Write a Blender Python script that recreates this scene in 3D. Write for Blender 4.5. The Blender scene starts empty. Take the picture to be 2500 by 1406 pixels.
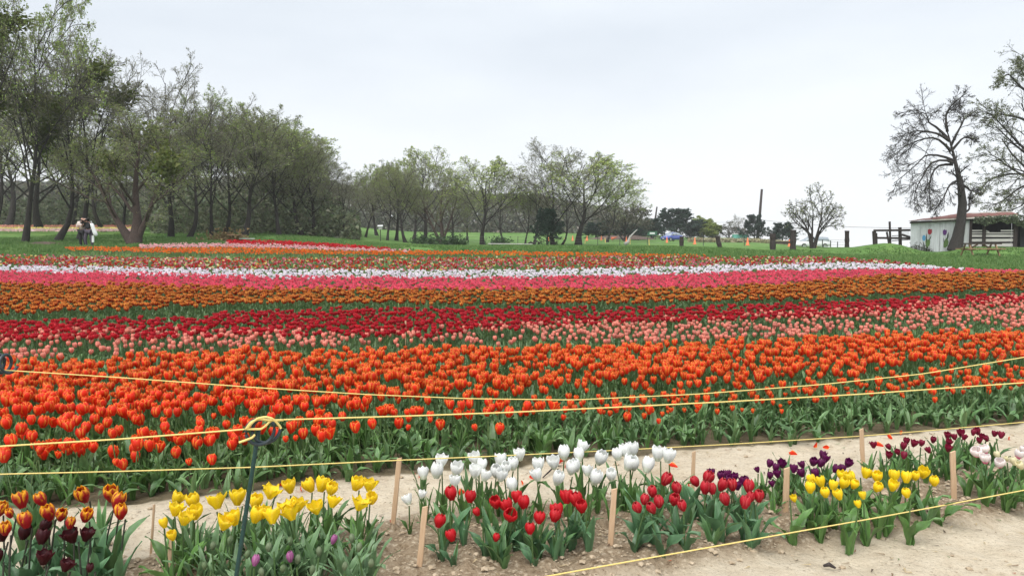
import bpy, math, random
import numpy as np
from mathutils import Vector, Matrix, Euler

# ------------------------------------------------------------------ camera, sky, sun, exposure
SC = bpy.context.scene
COL = SC.collection
CAM_H = 1.55
FPX, HORY = 1805.0, 602.0           # focal length in px of a 2500 px wide frame, horizon row
PITCH = math.atan((703 - HORY) / FPX)
cam_d = bpy.data.cameras.new('camera')
cam = bpy.data.objects.new('camera', cam_d)
COL.objects.link(cam)
cam.location = (0, 0, CAM_H)
cam.rotation_euler = (math.pi / 2 - PITCH, 0, 0)
cam_d.sensor_width = 36
cam_d.lens = 36 * FPX / 2500
cam_d.clip_start = 0.05
cam_d.clip_end = 3000
SC.camera = cam

SUN_EL, SUN_AZ = math.radians(58), math.radians(205)      # azimuth clockwise from +Y
world = bpy.data.worlds.new('World')
SC.world = world
world.use_nodes = True
wn, wl = world.node_tree.nodes, world.node_tree.links
wn.clear()
w_out = wn.new('ShaderNodeOutputWorld')
w_bg = wn.new('ShaderNodeBackground')
w_bg.inputs['Strength'].default_value = 0.058
w_sky = wn.new('ShaderNodeTexSky')
w_sky.sky_type = 'NISHITA'
w_sky.sun_disc = False
w_sky.sun_elevation = SUN_EL
w_sky.sun_rotation = SUN_AZ
w_sky.dust_density = 4
w_tc = wn.new('ShaderNodeTexCoord')
w_map = wn.new('ShaderNodeMapping')
w_map.inputs['Scale'].default_value = (1.3, 1.3, 4.2)
w_map.inputs['Rotation'].default_value = (0.12, 0.08, 0.6)
w_noise = wn.new('ShaderNodeTexNoise')
w_noise.inputs['Scale'].default_value = 1.7
w_noise.inputs['Detail'].default_value = 5
w_noise.inputs['Roughness'].default_value = 0.5
w_ramp = wn.new('ShaderNodeValToRGB')
w_ramp.color_ramp.elements[0].position = 0.33
w_ramp.color_ramp.elements[0].color = (5.35, 5.75, 6.25, 1)
w_ramp.color_ramp.elements[1].position = 0.68
w_ramp.color_ramp.elements[1].color = (6.35, 6.7, 7.1, 1)
w_sep = wn.new('ShaderNodeSeparateXYZ')
w_el = wn.new('ShaderNodeMapRange')         # the overcast whitens towards the horizon all round
w_el.inputs['From Min'].default_value = 0.0
w_el.inputs['From Max'].default_value = 0.26
w_el.inputs['To Min'].default_value = 1.0
w_el.inputs['To Max'].default_value = 0.0
w_hz = wn.new('ShaderNodeMix')
w_hz.data_type = 'RGBA'
w_hz.inputs['B'].default_value = (7.3, 7.5, 7.65, 1)
w_mix = wn.new('ShaderNodeMix')
w_mix.data_type = 'RGBA'
w_mix.inputs['Factor'].default_value = 0.93
wl.new(w_tc.outputs['Generated'], w_map.inputs['Vector'])
wl.new(w_map.outputs['Vector'], w_noise.inputs['Vector'])
wl.new(w_noise.outputs['Fac'], w_ramp.inputs['Fac'])
wl.new(w_tc.outputs['Generated'], w_sep.inputs['Vector'])
wl.new(w_sep.outputs['Z'], w_el.inputs['Value'])
wl.new(w_el.outputs['Result'], w_hz.inputs['Factor'])
wl.new(w_ramp.outputs['Color'], w_hz.inputs['A'])
wl.new(w_sky.outputs['Color'], w_mix.inputs['A'])
wl.new(w_hz.outputs['Result'], w_mix.inputs['B'])
wl.new(w_mix.outputs['Result'], w_bg.inputs['Color'])
wl.new(w_bg.outputs['Background'], w_out.inputs['Surface'])

sun_d = bpy.data.lights.new('sun', 'SUN')
sun_d.energy = 1.5
sun_d.angle = math.radians(60)
sun_d.color = (1.0, 0.97, 0.92)
sun = bpy.data.objects.new('sun', sun_d)
COL.objects.link(sun)
_sd = Vector((math.sin(SUN_AZ) * math.cos(SUN_EL), math.cos(SUN_AZ) * math.cos(SUN_EL), math.sin(SUN_EL)))
sun.rotation_euler = _sd.to_track_quat('Z', 'Y').to_euler()

SC.view_settings.view_transform = 'Standard'
SC.view_settings.look = 'None'
SC.view_settings.gamma = 1
SC.view_settings.exposure = 1.42
SC.render.engine = 'CYCLES'
SC.cycles.max_bounces = 6
SC.cycles.transparent_max_bounces = 6

# ------------------------------------------------------------------ numbers: noise, terrain, pixels <-> places
RNG = np.random.default_rng(11)
random.seed(5)
_T = np.random.default_rng(3).random((256, 256))


def vnoise(x, y, s=0):
    x = np.asarray(x, float) + s * 17.3
    y = np.asarray(y, float) + s * 9.7
    xi, yi = np.floor(x).astype(int), np.floor(y).astype(int)
    fx, fy = x - xi, y - yi
    fx, fy = fx * fx * (3 - 2 * fx), fy * fy * (3 - 2 * fy)
    a, b = _T[xi & 255, yi & 255], _T[(xi + 1) & 255, yi & 255]
    c, d = _T[xi & 255, (yi + 1) & 255], _T[(xi + 1) & 255, (yi + 1) & 255]
    return (a * (1 - fx) + b * fx) * (1 - fy) + (c * (1 - fx) + d * fx) * fy


def fbm(x, y, s=0, o=4):
    r, a, t = 0, 1, 0
    for i in range(o):
        r = r + a * vnoise(x * 2 ** i, y * 2 ** i, s + i)
        t += a
        a *= 0.5
    return r / t


def sm(t):
    t = np.clip(t, 0, 1)
    return t * t * (3 - 2 * t)


_PY = [-60, 0, 6, 9, 12, 16, 20, 24, 30, 34, 40, 46, 52, 58, 1000]
_PZ = [0, 0, 0, .02, .09, .24, .45, .64, .90, 1.1, 1.42, 1.48, 1.52, 1.53, 1.53]
_GU = [-1.5, -.3, -.22, .05, .15, .22, .33, .385, .42, .47, .9, 1.5]
_GG = [.5, 1.2, 3.0, 3.0, 2.7, 1.7, 1.5, .4, -1.6, -4, -5, -5]


def zt(X, Y):
    """height of the ground at (X, Y)"""
    X, Y = np.asarray(X, float), np.asarray(Y, float)
    z = sum(np.interp(Y + d, _PY, _PZ) for d in (-2, -1, 0, 1, 2)) / 5
    u = X / np.maximum(Y, 5)
    rs_ = sm((u - .57) / .06)
    z = z - .55 * sm((X - 8) / 14) * sm((Y - 22) / 16) * (1 - sm((Y - 48 + 6 * rs_) / (11 - 4 * rs_)))
    z = z + .62 * np.exp(-((X - 26.6) / 1.7) ** 2 - ((Y - 52.5) / 2.6) ** 2)
    z = z + .10 * sm((-X - 2) / 8) * sm((Y - 33) / 8)
    z = z + sm((-u - .10) / .24) * .05 * np.clip(np.minimum(Y, 95) - 43, 0, 60)
    t = np.clip((Y - 57) / 103, 0, 8)
    g = np.interp(u, _GU, _GG)
    z = z + np.where(g > 0, g * np.minimum(t, 1.3) ** 1.6, g * t)
    return z


def ray(px, py):
    a, b = (px - 1250) / FPX, (703 - py) / FPX
    c, s = math.cos(PITCH), math.sin(PITCH)
    return np.array([a, c + b * s, -s + b * c])


def at(px, py, Y):
    """the point seen at pixel (px, py) that stands Y metres in front"""
    r = ray(px, py)
    return Vector((r[0] / r[1] * Y, Y, CAM_H + r[2] / r[1] * Y))


def ground(px, Y, dz=0.0):
    r = ray(px, HORY)
    X = r[0] / r[1] * Y
    return Vector((X, Y, float(zt(X, Y)) + dz))


def hit(px, py, lift=0.0, y0=2.0, y1=200.0):
    Ys = np.concatenate([np.arange(y0, 70, .02), np.arange(70, y1, .25)])
    r = ray(px, py)
    X, Z = r[0] / r[1] * Ys, CAM_H + r[2] / r[1] * Ys
    ok = np.nonzero(Z <= zt(X, Ys) + lift)[0]
    i = ok[0] if len(ok) else len(Ys) - 1
    return Vector((X[i], Ys[i], float(zt(X[i], Ys[i]))))


def proj(X, Y, Z):
    c, s = math.cos(PITCH), math.sin(PITCH)
    dz = np.asarray(Z) - CAM_H
    dep = np.asarray(Y) * c - dz * s
    up = np.asarray(Y) * s + dz * c
    return 1250 + FPX * np.asarray(X) / dep, 703 - FPX * up / dep


# ------------------------------------------------------------------ materials
def nodes_of(m):
    m.use_nodes = True
    return m.node_tree.nodes, m.node_tree.links


def simple(name, rgb, rough=.7, metal=0.0, noise=None, nscale=20, bump=0.0, stretch=(1, 1, 1), coat=0.0, spec=0.5):
    """principled material whose colour wanders between rgb and noise (grain, wear)"""
    m = bpy.data.materials.new(name)
    n, l = nodes_of(m)
    p = n['Principled BSDF']
    p.inputs['Base Color'].default_value = (*rgb, 1)
    p.inputs['Roughness'].default_value = rough
    p.inputs['Metallic'].default_value = metal
    p.inputs['Coat Weight'].default_value = coat
    p.inputs['Specular IOR Level'].default_value = spec
    if noise:
        tc = n.new('ShaderNodeTexCoord')
        mp = n.new('ShaderNodeMapping')
        mp.inputs['Scale'].default_value = stretch
        nz = n.new('ShaderNodeTexNoise')
        nz.inputs['Scale'].default_value = nscale
        nz.inputs['Detail'].default_value = 6
        nz.inputs['Roughness'].default_value = .65
        rp = n.new('ShaderNodeValToRGB')
        rp.color_ramp.elements[0].position = .32
        rp.color_ramp.elements[1].position = .7
        rp.color_ramp.elements[0].color = (*rgb, 1)
        rp.color_ramp.elements[1].color = (*noise, 1)
        l.new(tc.outputs['Object'], mp.inputs['Vector'])
        l.new(mp.outputs['Vector'], nz.inputs['Vector'])
        l.new(nz.outputs['Fac'], rp.inputs['Fac'])
        l.new(rp.outputs['Color'], p.inputs['Base Color'])
        if bump:
            b = n.new('ShaderNodeBump')
            b.inputs['Strength'].default_value = bump
            b.inputs['Distance'].default_value = .01
            l.new(nz.outputs['Fac'], b.inputs['Height'])
            l.new(b.outputs['Normal'], p.inputs['Normal'])
    return m


def plant_mat(name, rough, trans, vary, spec=.4):
    """colour from the mesh's Col attribute, a little different on each object, light passes through"""
    m = bpy.data.materials.new(name)
    n, l = nodes_of(m)
    p = n['Principled BSDF']
    p.inputs['Roughness'].default_value = rough
    p.inputs['Specular IOR Level'].default_value = spec
    a = n.new('ShaderNodeAttribute')
    a.attribute_name = 'Col'
    oi = n.new('ShaderNodeObjectInfo')
    mr = n.new('ShaderNodeMapRange')
    mr.inputs['To Min'].default_value = 1 - vary
    mr.inputs['To Max'].default_value = 1 + vary
    tc = n.new('ShaderNodeTexCoord')
    nz = n.new('ShaderNodeTexNoise')
    nz.inputs['Scale'].default_value = 55
    nz.inputs['Detail'].default_value = 3
    mp = n.new('ShaderNodeMapping')
    mp.inputs['Scale'].default_value = (1, 1, .25)
    mr2 = n.new('ShaderNodeMapRange')
    mr2.inputs['From Min'].default_value = .3
    mr2.inputs['From Max'].default_value = .7
    mr2.inputs['To Min'].default_value = .84
    mr2.inputs['To Max'].default_value = 1.14
    mu0 = n.new('ShaderNodeMath')
    mu0.operation = 'MULTIPLY'
    mu = n.new('ShaderNodeMix')
    mu.data_type = 'RGBA'
    mu.blend_type = 'MULTIPLY'
    mu.inputs['Factor'].default_value = 1
    tr = n.new('ShaderNodeBsdfTranslucent')
    ms = n.new('ShaderNodeMixShader')
    ms.inputs['Fac'].default_value = trans
    l.new(oi.outputs['Random'], mr.inputs['Value'])
    l.new(tc.outputs['Object'], mp.inputs['Vector'])
    l.new(mp.outputs['Vector'], nz.inputs['Vector'])
    l.new(nz.outputs['Fac'], mr2.inputs['Value'])
    l.new(mr.outputs['Result'], mu0.inputs[0])
    l.new(mr2.outputs['Result'], mu0.inputs[1])
    l.new(a.outputs['Color'], mu.inputs['A'])
    l.new(mu0.outputs['Value'], mu.inputs['B'])
    l.new(mu.outputs['Result'], p.inputs['Base Color'])
    l.new(mu.outputs['Result'], tr.inputs['Color'])
    l.new(p.outputs['BSDF'], ms.inputs[1])
    l.new(tr.outputs['BSDF'], ms.inputs[2])
    l.new(ms.outputs['Shader'], n['Material Output'].inputs['Surface'])
    return m


M_PETAL = plant_mat('petal', .5, .42, .12)
M_LEAF = plant_mat('tulip_leaf', .42, .18, .16, .5)
M_FOL = plant_mat('tree_leaf', .6, .35, .05)
M_GRASS = plant_mat('grass_blade', .6, .3, .0)
M_BARK = simple('bark', (.015, .013, .012), .95, noise=(.048, .041, .037), nscale=9, bump=.8, stretch=(3, 3, .7))
M_TWIGD = simple('dark_twig_bark', (.022, .018, .018), .95, noise=(.05, .044, .042), nscale=5)
M_BARKR = simple('reddish_bark', (.04, .026, .022), .95, noise=(.10, .07, .058), nscale=9, bump=.8, stretch=(3, 3, .7))
M_TWIG = simple('twig_bark', (.12, .112, .085), .95, noise=(.23, .22, .165), nscale=5)
M_STAKE = simple('pale_wood', (.46, .30, .18), .8, noise=(.60, .43, .28), nscale=14, bump=.3, stretch=(8, 8, .6))
M_ROPE = simple('yellow_rope', (.78, .58, .14), .7, noise=(.88, .74, .32), nscale=300, bump=.6)
M_GPOST = simple('green_plastic', (.004, .030, .026), .5, noise=(.010, .05, .045), nscale=40)
M_BPOST = simple('dark_plastic', (.012, .022, .028), .35, noise=(.03, .05, .06), nscale=40)
M_OLDWOOD = simple('dark_weathered_wood', (.020, .015, .014), .95, noise=(.055, .042, .04), nscale=18, bump=.7, stretch=(4, 4, .6))
M_GREYWOOD = simple('grey_boards', (.38, .36, .35), .9, noise=(.60, .58, .56), nscale=6, bump=.5, stretch=(.5, 6, 6))
M_TABLE = simple('brown_table_wood', (.20, .12, .06), .8, noise=(.32, .21, .12), nscale=12, bump=.3)
M_TABLETOP = simple('dark_table_top', (.03, .022, .018), .8, noise=(.07, .05, .04), nscale=12, bump=.3)
M_WHITEWALL = simple('white_painted_boards', (.46, .48, .49), .75, noise=(.68, .71, .73), nscale=3.0, bump=.15, stretch=(4, 4, .35))
M_RUST = simple('rusty_red_roof', (.12, .035, .028), .85, noise=(.24, .10, .075), nscale=5, bump=.3)
M_FASCIA = simple('white_fascia', (.65, .63, .58), .8, noise=(.42, .38, .33), nscale=4)
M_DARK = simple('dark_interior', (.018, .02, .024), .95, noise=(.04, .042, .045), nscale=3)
M_CONE = simple('orange_cone', (.85, .16, .05), .6, noise=(.75, .22, .1), nscale=8)
M_STEEL = simple('grey_steel', (.18, .19, .18), .55, .6, noise=(.28, .28, .27), nscale=10)
M_TPOST = simple('green_steel_post', (.03, .05, .035), .7, noise=(.06, .07, .05), nscale=10)
M_GLASS = simple('car_glass', (.25, .29, .33), .08, noise=(.3, .34, .38), nscale=2, spec=.9)
M_TYRE = simple('tyre_rubber', (.02, .02, .02), .85, noise=(.035, .035, .035), nscale=10)
M_RIM = simple('alloy_rim', (.55, .56, .57), .35, .7, noise=(.4, .41, .42), nscale=6)
M_BLUECAR = simple('blue_car_paint', (.04, .07, .38), .22, .2, noise=(.05, .09, .44), nscale=2, coat=.8)
M_WHITECAR = simple('white_car_paint', (.72, .73, .74), .3, noise=(.66, .67, .68), nscale=2, coat=.5)
M_LAMP = simple('headlamp_glass', (.75, .77, .8), .15, noise=(.6, .62, .66), nscale=4)
M_BENCH = simple('bleached_bench_wood', (.46, .46, .43), .85, noise=(.6, .6, .56), nscale=8, bump=.3)
M_STONE = simple('blue_grey_stone', (.18, .19, .21), .8, noise=(.3, .31, .34), nscale=9, bump=.5)
M_CLOD = simple('soil_clod', (.30, .23, .15), .95, noise=(.50, .41, .30), nscale=30, bump=.6)
M_SKIN = simple('skin', (.42, .22, .15), .55, noise=(.5, .28, .2), nscale=20)
M_HAIR = simple('black_hair', (.012, .010, .011), .6, noise=(.03, .025, .025), nscale=60)
M_BLACKCLOTH = simple('black_cloth', (.014, .014, .017), .9, noise=(.03, .03, .034), nscale=40)
M_PLUMCLOTH = simple('plum_grey_cloth', (.05, .04, .06), .9, noise=(.10, .085, .11), nscale=30)
M_CREAMCLOTH = simple('cream_vest_cloth', (.55, .46, .42), .9, noise=(.66, .58, .54), nscale=30)
M_WHITECLOTH = simple('white_cloth', (.72, .73, .72), .9, noise=(.6, .61, .62), nscale=20)
M_MARK = simple('yellow_marker_flag', (.85, .6, .2), .7, noise=(.8, .5, .2), nscale=20)
M_PAINT = {k: simple(k + '_mural_paint', c, .7, noise=tuple(x * .7 for x in c), nscale=9) for k, c in dict(
    red=(.36, .015, .03), purple=(.10, .015, .17), blue=(.10, .36, .62), green=(.10, .19, .045), darkgreen=(.015, .04, .02), grey=(.16, .18, .19)).items()}
M_BIN = simple('teal_plastic', (.12, .42, .36), .6, noise=(.16, .46, .4), nscale=6)
M_SIGN = simple('green_sign', (.02, .10, .05), .6, noise=(.03, .12, .06), nscale=6)


# ------------------------------------------------------------------ mesh helpers (triangles in numpy)
def mk(name, V, F, mats, col=None, mi=None, smooth=True):
    V = np.asarray(V, np.float32).reshape(-1, 3)
    F = np.asarray(F, np.int32).reshape(-1, 3)
    me = bpy.data.meshes.new(name)
    me.vertices.add(len(V))
    me.vertices.foreach_set('co', V.ravel())
    me.loops.add(F.size)
    me.loops.foreach_set('vertex_index', F.ravel())
    me.polygons.add(len(F))
    me.polygons.foreach_set('loop_start', np.arange(0, F.size, 3, dtype=np.int32))
    me.polygons.foreach_set('use_smooth', np.full(len(F), smooth, bool))
    for m in (mats if isinstance(mats, (list, tuple)) else [mats]):
        me.materials.append(m)
    if mi is not None:
        me.polygons.foreach_set('material_index', np.asarray(mi, np.int32))
    if col is not None:
        ca = me.color_attributes.new('Col', 'FLOAT_COLOR', 'POINT')
        c4 = np.ones((len(V), 4), np.float32)
        c4[:, :3] = col
        ca.data.foreach_set('color', c4.ravel())
    me.update()
    return me


def quads(Q):
    Q = np.asarray(Q).reshape(-1, 4)
    return np.concatenate([Q[:, [0, 1, 2]], Q[:, [0, 2, 3]]])


class MB:
    """collects shapes, then becomes one mesh"""

    def __init__(s):
        s.V, s.F, s.M, s.n = [], [], [], 0

    def add(s, V, F, m=0):
        V = np.asarray(V, float).reshape(-1, 3)
        F = np.asarray(F, int).reshape(-1, 3)
        s.V.append(V)
        s.F.append(F + s.n)
        s.M.append(np.full(len(F), m))
        s.n += len(V)
        return s

    def box(s, c, size, rot=(0, 0, 0), m=0, ch=0.0):
        hx, hy, hz = (np.array(size) / 2)
        e = min(ch, hx * .9, hy * .9)
        ring = [(-hx + e, -hy), (hx - e, -hy), (hx, -hy + e), (hx, hy - e), (hx - e, hy), (-hx + e, hy), (-hx, hy - e), (-hx, -hy + e)] if e else [(-hx, -hy), (hx, -hy), (hx, hy), (-hx, hy)]
        k = len(ring)
        V = np.array([(x, y, -hz) for x, y in ring] + [(x, y, hz) for x, y in ring])
        F = [q for i in range(k) for q in ((i, (i + 1) % k, (i + 1) % k + k), (i, (i + 1) % k + k, i + k))]
        F += [(0, i + 1, i) for i in range(1, k - 1)] + [(k, k + i, k + i + 1) for i in range(1, k - 1)]
        R = np.array(Euler(rot).to_matrix())
        return s.add(V @ R.T + np.array(c), F, m)

    def bar(s, a, b, w, d=None, m=0):
        """square bar from a to b"""
        a, b = Vector(a), Vector(b)
        q = (b - a).to_track_quat('Z', 'Y').to_euler()
        return s.box((a + b) / 2, (w, d or w, (b - a).length), q, m)

    def tube(s, P, R, sides=6, m=0, cap=True):
        P = np.asarray(P, float)
        R = np.broadcast_to(np.asarray(R, float), (len(P),))
        V, F = tubes(P[None], R[None], sides)
        if cap:
            k = sides
            F = np.concatenate([F, [(0, i + 1, i) for i in range(1, k - 1)], [((len(P) - 1) * k, (len(P) - 1) * k + i, (len(P) - 1) * k + i + 1) for i in range(1, k - 1)]])
        return s.add(V, F, m)

    def lathe(s, prof, sides=16, c=(0, 0, 0), rot=(0, 0, 0), m=0):
        """prof = [(radius, z), ...]"""
        a = np.arange(sides) / sides * 2 * math.pi
        V = np.array([(r * math.cos(t), r * math.sin(t), z) for r, z in prof for t in a])
        F = quads([(i * sides + j, i * sides + (j + 1) % sides, (i + 1) * sides + (j + 1) % sides, (i + 1) * sides + j) for i in range(len(prof) - 1) for j in range(sides)])
        Rm = np.array(Euler(rot).to_matrix())
        return s.add(V @ Rm.T + np.array(c), F, m)

    def loft(s, rings, m=0, cap=True):
        k = len(rings[0])
        V = np.array(rings, float).reshape(-1, 3)
        F = quads([(i * k + j, i * k + (j + 1) % k, (i + 1) * k + (j + 1) % k, (i + 1) * k + j) for i in range(len(rings) - 1) for j in range(k)])
        if cap:
            b = (len(rings) - 1) * k
            F = np.concatenate([F, [(0, j + 1, j) for j in range(1, k - 1)], [(b, b + j, b + j + 1) for j in range(1, k - 1)]])
        return s.add(V, F, m)

    def mesh(s, name, mats, smooth=False):
        return mk(name, np.concatenate(s.V), np.concatenate(s.F), mats, mi=np.concatenate(s.M), smooth=smooth)


def tubes(P, R, sides):
    """many tubes at once: P (B, n, 3), R (B, n)"""
    B, n, _ = P.shape
    T = np.gradient(P, axis=1)
    T /= np.linalg.norm(T, axis=2, keepdims=True) + 1e-9
    ref = np.where(np.abs(T[:, :1, 2:3]) > .9, np.array([1., 0, 0]), np.array([0, 0, 1.]))
    U = np.cross(T, np.broadcast_to(ref, T.shape))
    U /= np.linalg.norm(U, axis=2, keepdims=True) + 1e-9
    W = np.cross(T, U)
    a = np.arange(sides) / sides * 2 * math.pi
    V = P[:, :, None, :] + R[:, :, None, None] * (U[:, :, None, :] * np.cos(a)[None, None, :, None] + W[:, :, None, :] * np.sin(a)[None, None, :, None])
    b = (np.arange(B) * n * sides)[:, None, None]
    i = (np.arange(n - 1) * sides)[None, :, None]
    j = np.arange(sides)[None, None, :]
    j2 = (j + 1) % sides
    Q = np.stack([b + i + j, b + i + j2, b + i + sides + j2, b + i + sides + j], -1).reshape(-1, 4)
    return V.reshape(-1, 3), quads(Q)


def link(o):
    COL.objects.link(o)
    return o


def tag(o, label=None, cat=None, group=None, kind=None):
    if label: o['label'] = label
    if cat: o['category'] = cat
    if group: o['group'] = group
    if kind: o['kind'] = kind
    return o


def thing(name, label, cat, loc=(0, 0, 0), rot=(0, 0, 0), data=None, group=None, scale=None):
    o = link(bpy.data.objects.new(name, data))
    if data is None:
        o.empty_display_size = .05
    o.location = loc
    o.rotation_euler = rot
    if scale is not None:
        o.scale = (scale,) * 3 if np.isscalar(scale) else scale
    return tag(o, label, cat, group)


def part(name, data, parent, loc=(0, 0, 0), rot=(0, 0, 0), scale=(1, 1, 1), label=None):
    o = link(bpy.data.objects.new(name, data))
    o.parent = parent
    o.location = loc
    o.rotation_euler = rot
    o.scale = (scale,) * 3 if np.isscalar(scale) else scale
    return tag(o, label)


def copy_tree(o, parent=None, label=None):
    """a thing with its parts and their sub-parts"""
    c = o.copy()
    link(c)
    if parent is not None:
        c.parent = parent
    if label:
        c['label'] = label
    for ch in o.children:
        copy_tree(ch, c)
    return c


ORD = ['first', 'second', 'third', 'fourth', 'fifth', 'sixth', 'seventh', 'eighth', 'ninth', 'tenth', 'eleventh', 'twelfth', 'thirteenth', 'fourteenth', 'fifteenth', 'sixteenth']


def place_word(i, n):
    """i-th of n counted from the nearer end"""
    if n == 1: return 'only one'
    if i == 0: return 'leftmost'
    if i == n - 1: return 'rightmost'
    if i < (n + 1) // 2: return ORD[i] + ' from the left'
    return ORD[n - 1 - i] + ' from the right'


# ------------------------------------------------------------------ the ground
PXA = lambda pts: (np.array([p[0] for p in pts], float), np.array([p[1] for p in pts], float))
EDGE_IMG = [(-900, 700), (-200, 640), (0, 626), (165, 604), (350, 597), (560, 590), (700, 591), (850, 599), (950, 607), (1200, 613), (1500, 618), (1800, 624), (2050, 628), (2150, 635), (2250, 643), (2350, 653), (2450, 656), (2500, 660), (2900, 690), (3600, 740)]
_ep = [hit(px, py, .40, y0=8) for px, py in EDGE_IMG]
_eu = np.array([(px - 1250) / FPX for px, _ in EDGE_IMG])
_ey = np.array([p.y for p in _ep])


def edge_y(u):
    """distance of the far edge of the flower field along direction u = X / Y"""
    return np.interp(u, _eu, _ey)


FRONT_IMG = PXA([(-900, 1330), (0, 1238), (330, 1232), (640, 1196), (900, 1165), (1200, 1140), (1500, 1112), (1800, 1090), (2100, 1066), (2300, 1050), (2500, 1034), (3200, 985)])
BED_TOP = PXA([(-900, 1480), (0, 1420), (350, 1375), (650, 1340), (960, 1285), (1300, 1232), (1600, 1225), (1900, 1215), (2200, 1180), (2500, 1150), (3200, 1090)])
BED_BOT = PXA([(-900, 1900), (600, 1570), (1000, 1490), (1340, 1425), (1918, 1322), (2500, 1232), (3200, 1130)])



def bed_mask(X, Y, px, py):
    w = 26 * (fbm(X * 2.2, Y * 2.2, 4) - .5)
    b = sm((py + w - np.interp(px, *BED_TOP) + 22) / 30) * (1 - sm((py + w - np.interp(px, *BED_BOT)) / 42))
    return np.where((Y < 8) & (Y > 1), b, 0)


def relief(X, Y, b):
    cl = np.maximum(fbm(X * 11, Y * 11, 1, 3) - .44, 0)
    fi = fbm(X * 24, Y * 24, 6, 2) - .5
    return sm((7.2 - Y) / .6) * (Y > 1) * ((.11 * cl + .030 * fi) * (.12 + .88 * b) + .022 * (fbm(X * 1.1, Y * 1.1, 2, 2) - .5) - .022 * np.maximum(fbm(X * 4.2, Y * 4.2, 9, 2) - .56, 0) / .2 + .02 * b)


gx = np.unique(np.round(np.concatenate([np.arange(-5, 5.01, .055), np.arange(-40, 40.1, .5), np.linspace(-200, 200, 81), np.linspace(-500, 500, 31)]), 3))
gy = np.unique(np.round(np.concatenate([np.arange(-10, 2, 1.), np.arange(2, 6.8, .042), np.arange(6.8, 62, .4), np.arange(62, 170, 2.), np.linspace(170, 600, 30)]), 3))
GX, GY = np.meshgrid(gx, gy)
GZ = zt(GX, GY)
gpx, gpy = proj(GX, np.maximum(GY, .5), GZ)
front = np.interp(gpx, *FRONT_IMG)
bed = bed_mask(GX, GY, gpx, gpy)
infield = (gpy < front) & (GY > 3)
GZ = GZ + relief(GX, GY, bed)
grass = sm((GY - edge_y(GX / np.maximum(GY, 1)) - .1) / 1.2)
GZ = GZ + grass * (.10 * (fbm(GX * .9, GY * .9, 8, 3) - .5)) * sm((80 - GY) / 20)
gcol = np.stack([grass, bed, np.where(infield & (grass < .5), 1, 0)], -1).reshape(-1, 3)
ny, nx = GX.shape
ii = (np.arange(ny - 1)[:, None] * nx + np.arange(nx - 1)[None]).ravel()
gme = mk('ground', np.stack([GX, GY, GZ], -1).reshape(-1, 3), quads(np.stack([ii, ii + 1, ii + 1 + nx, ii + nx], -1)), None or [], col=gcol)


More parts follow.
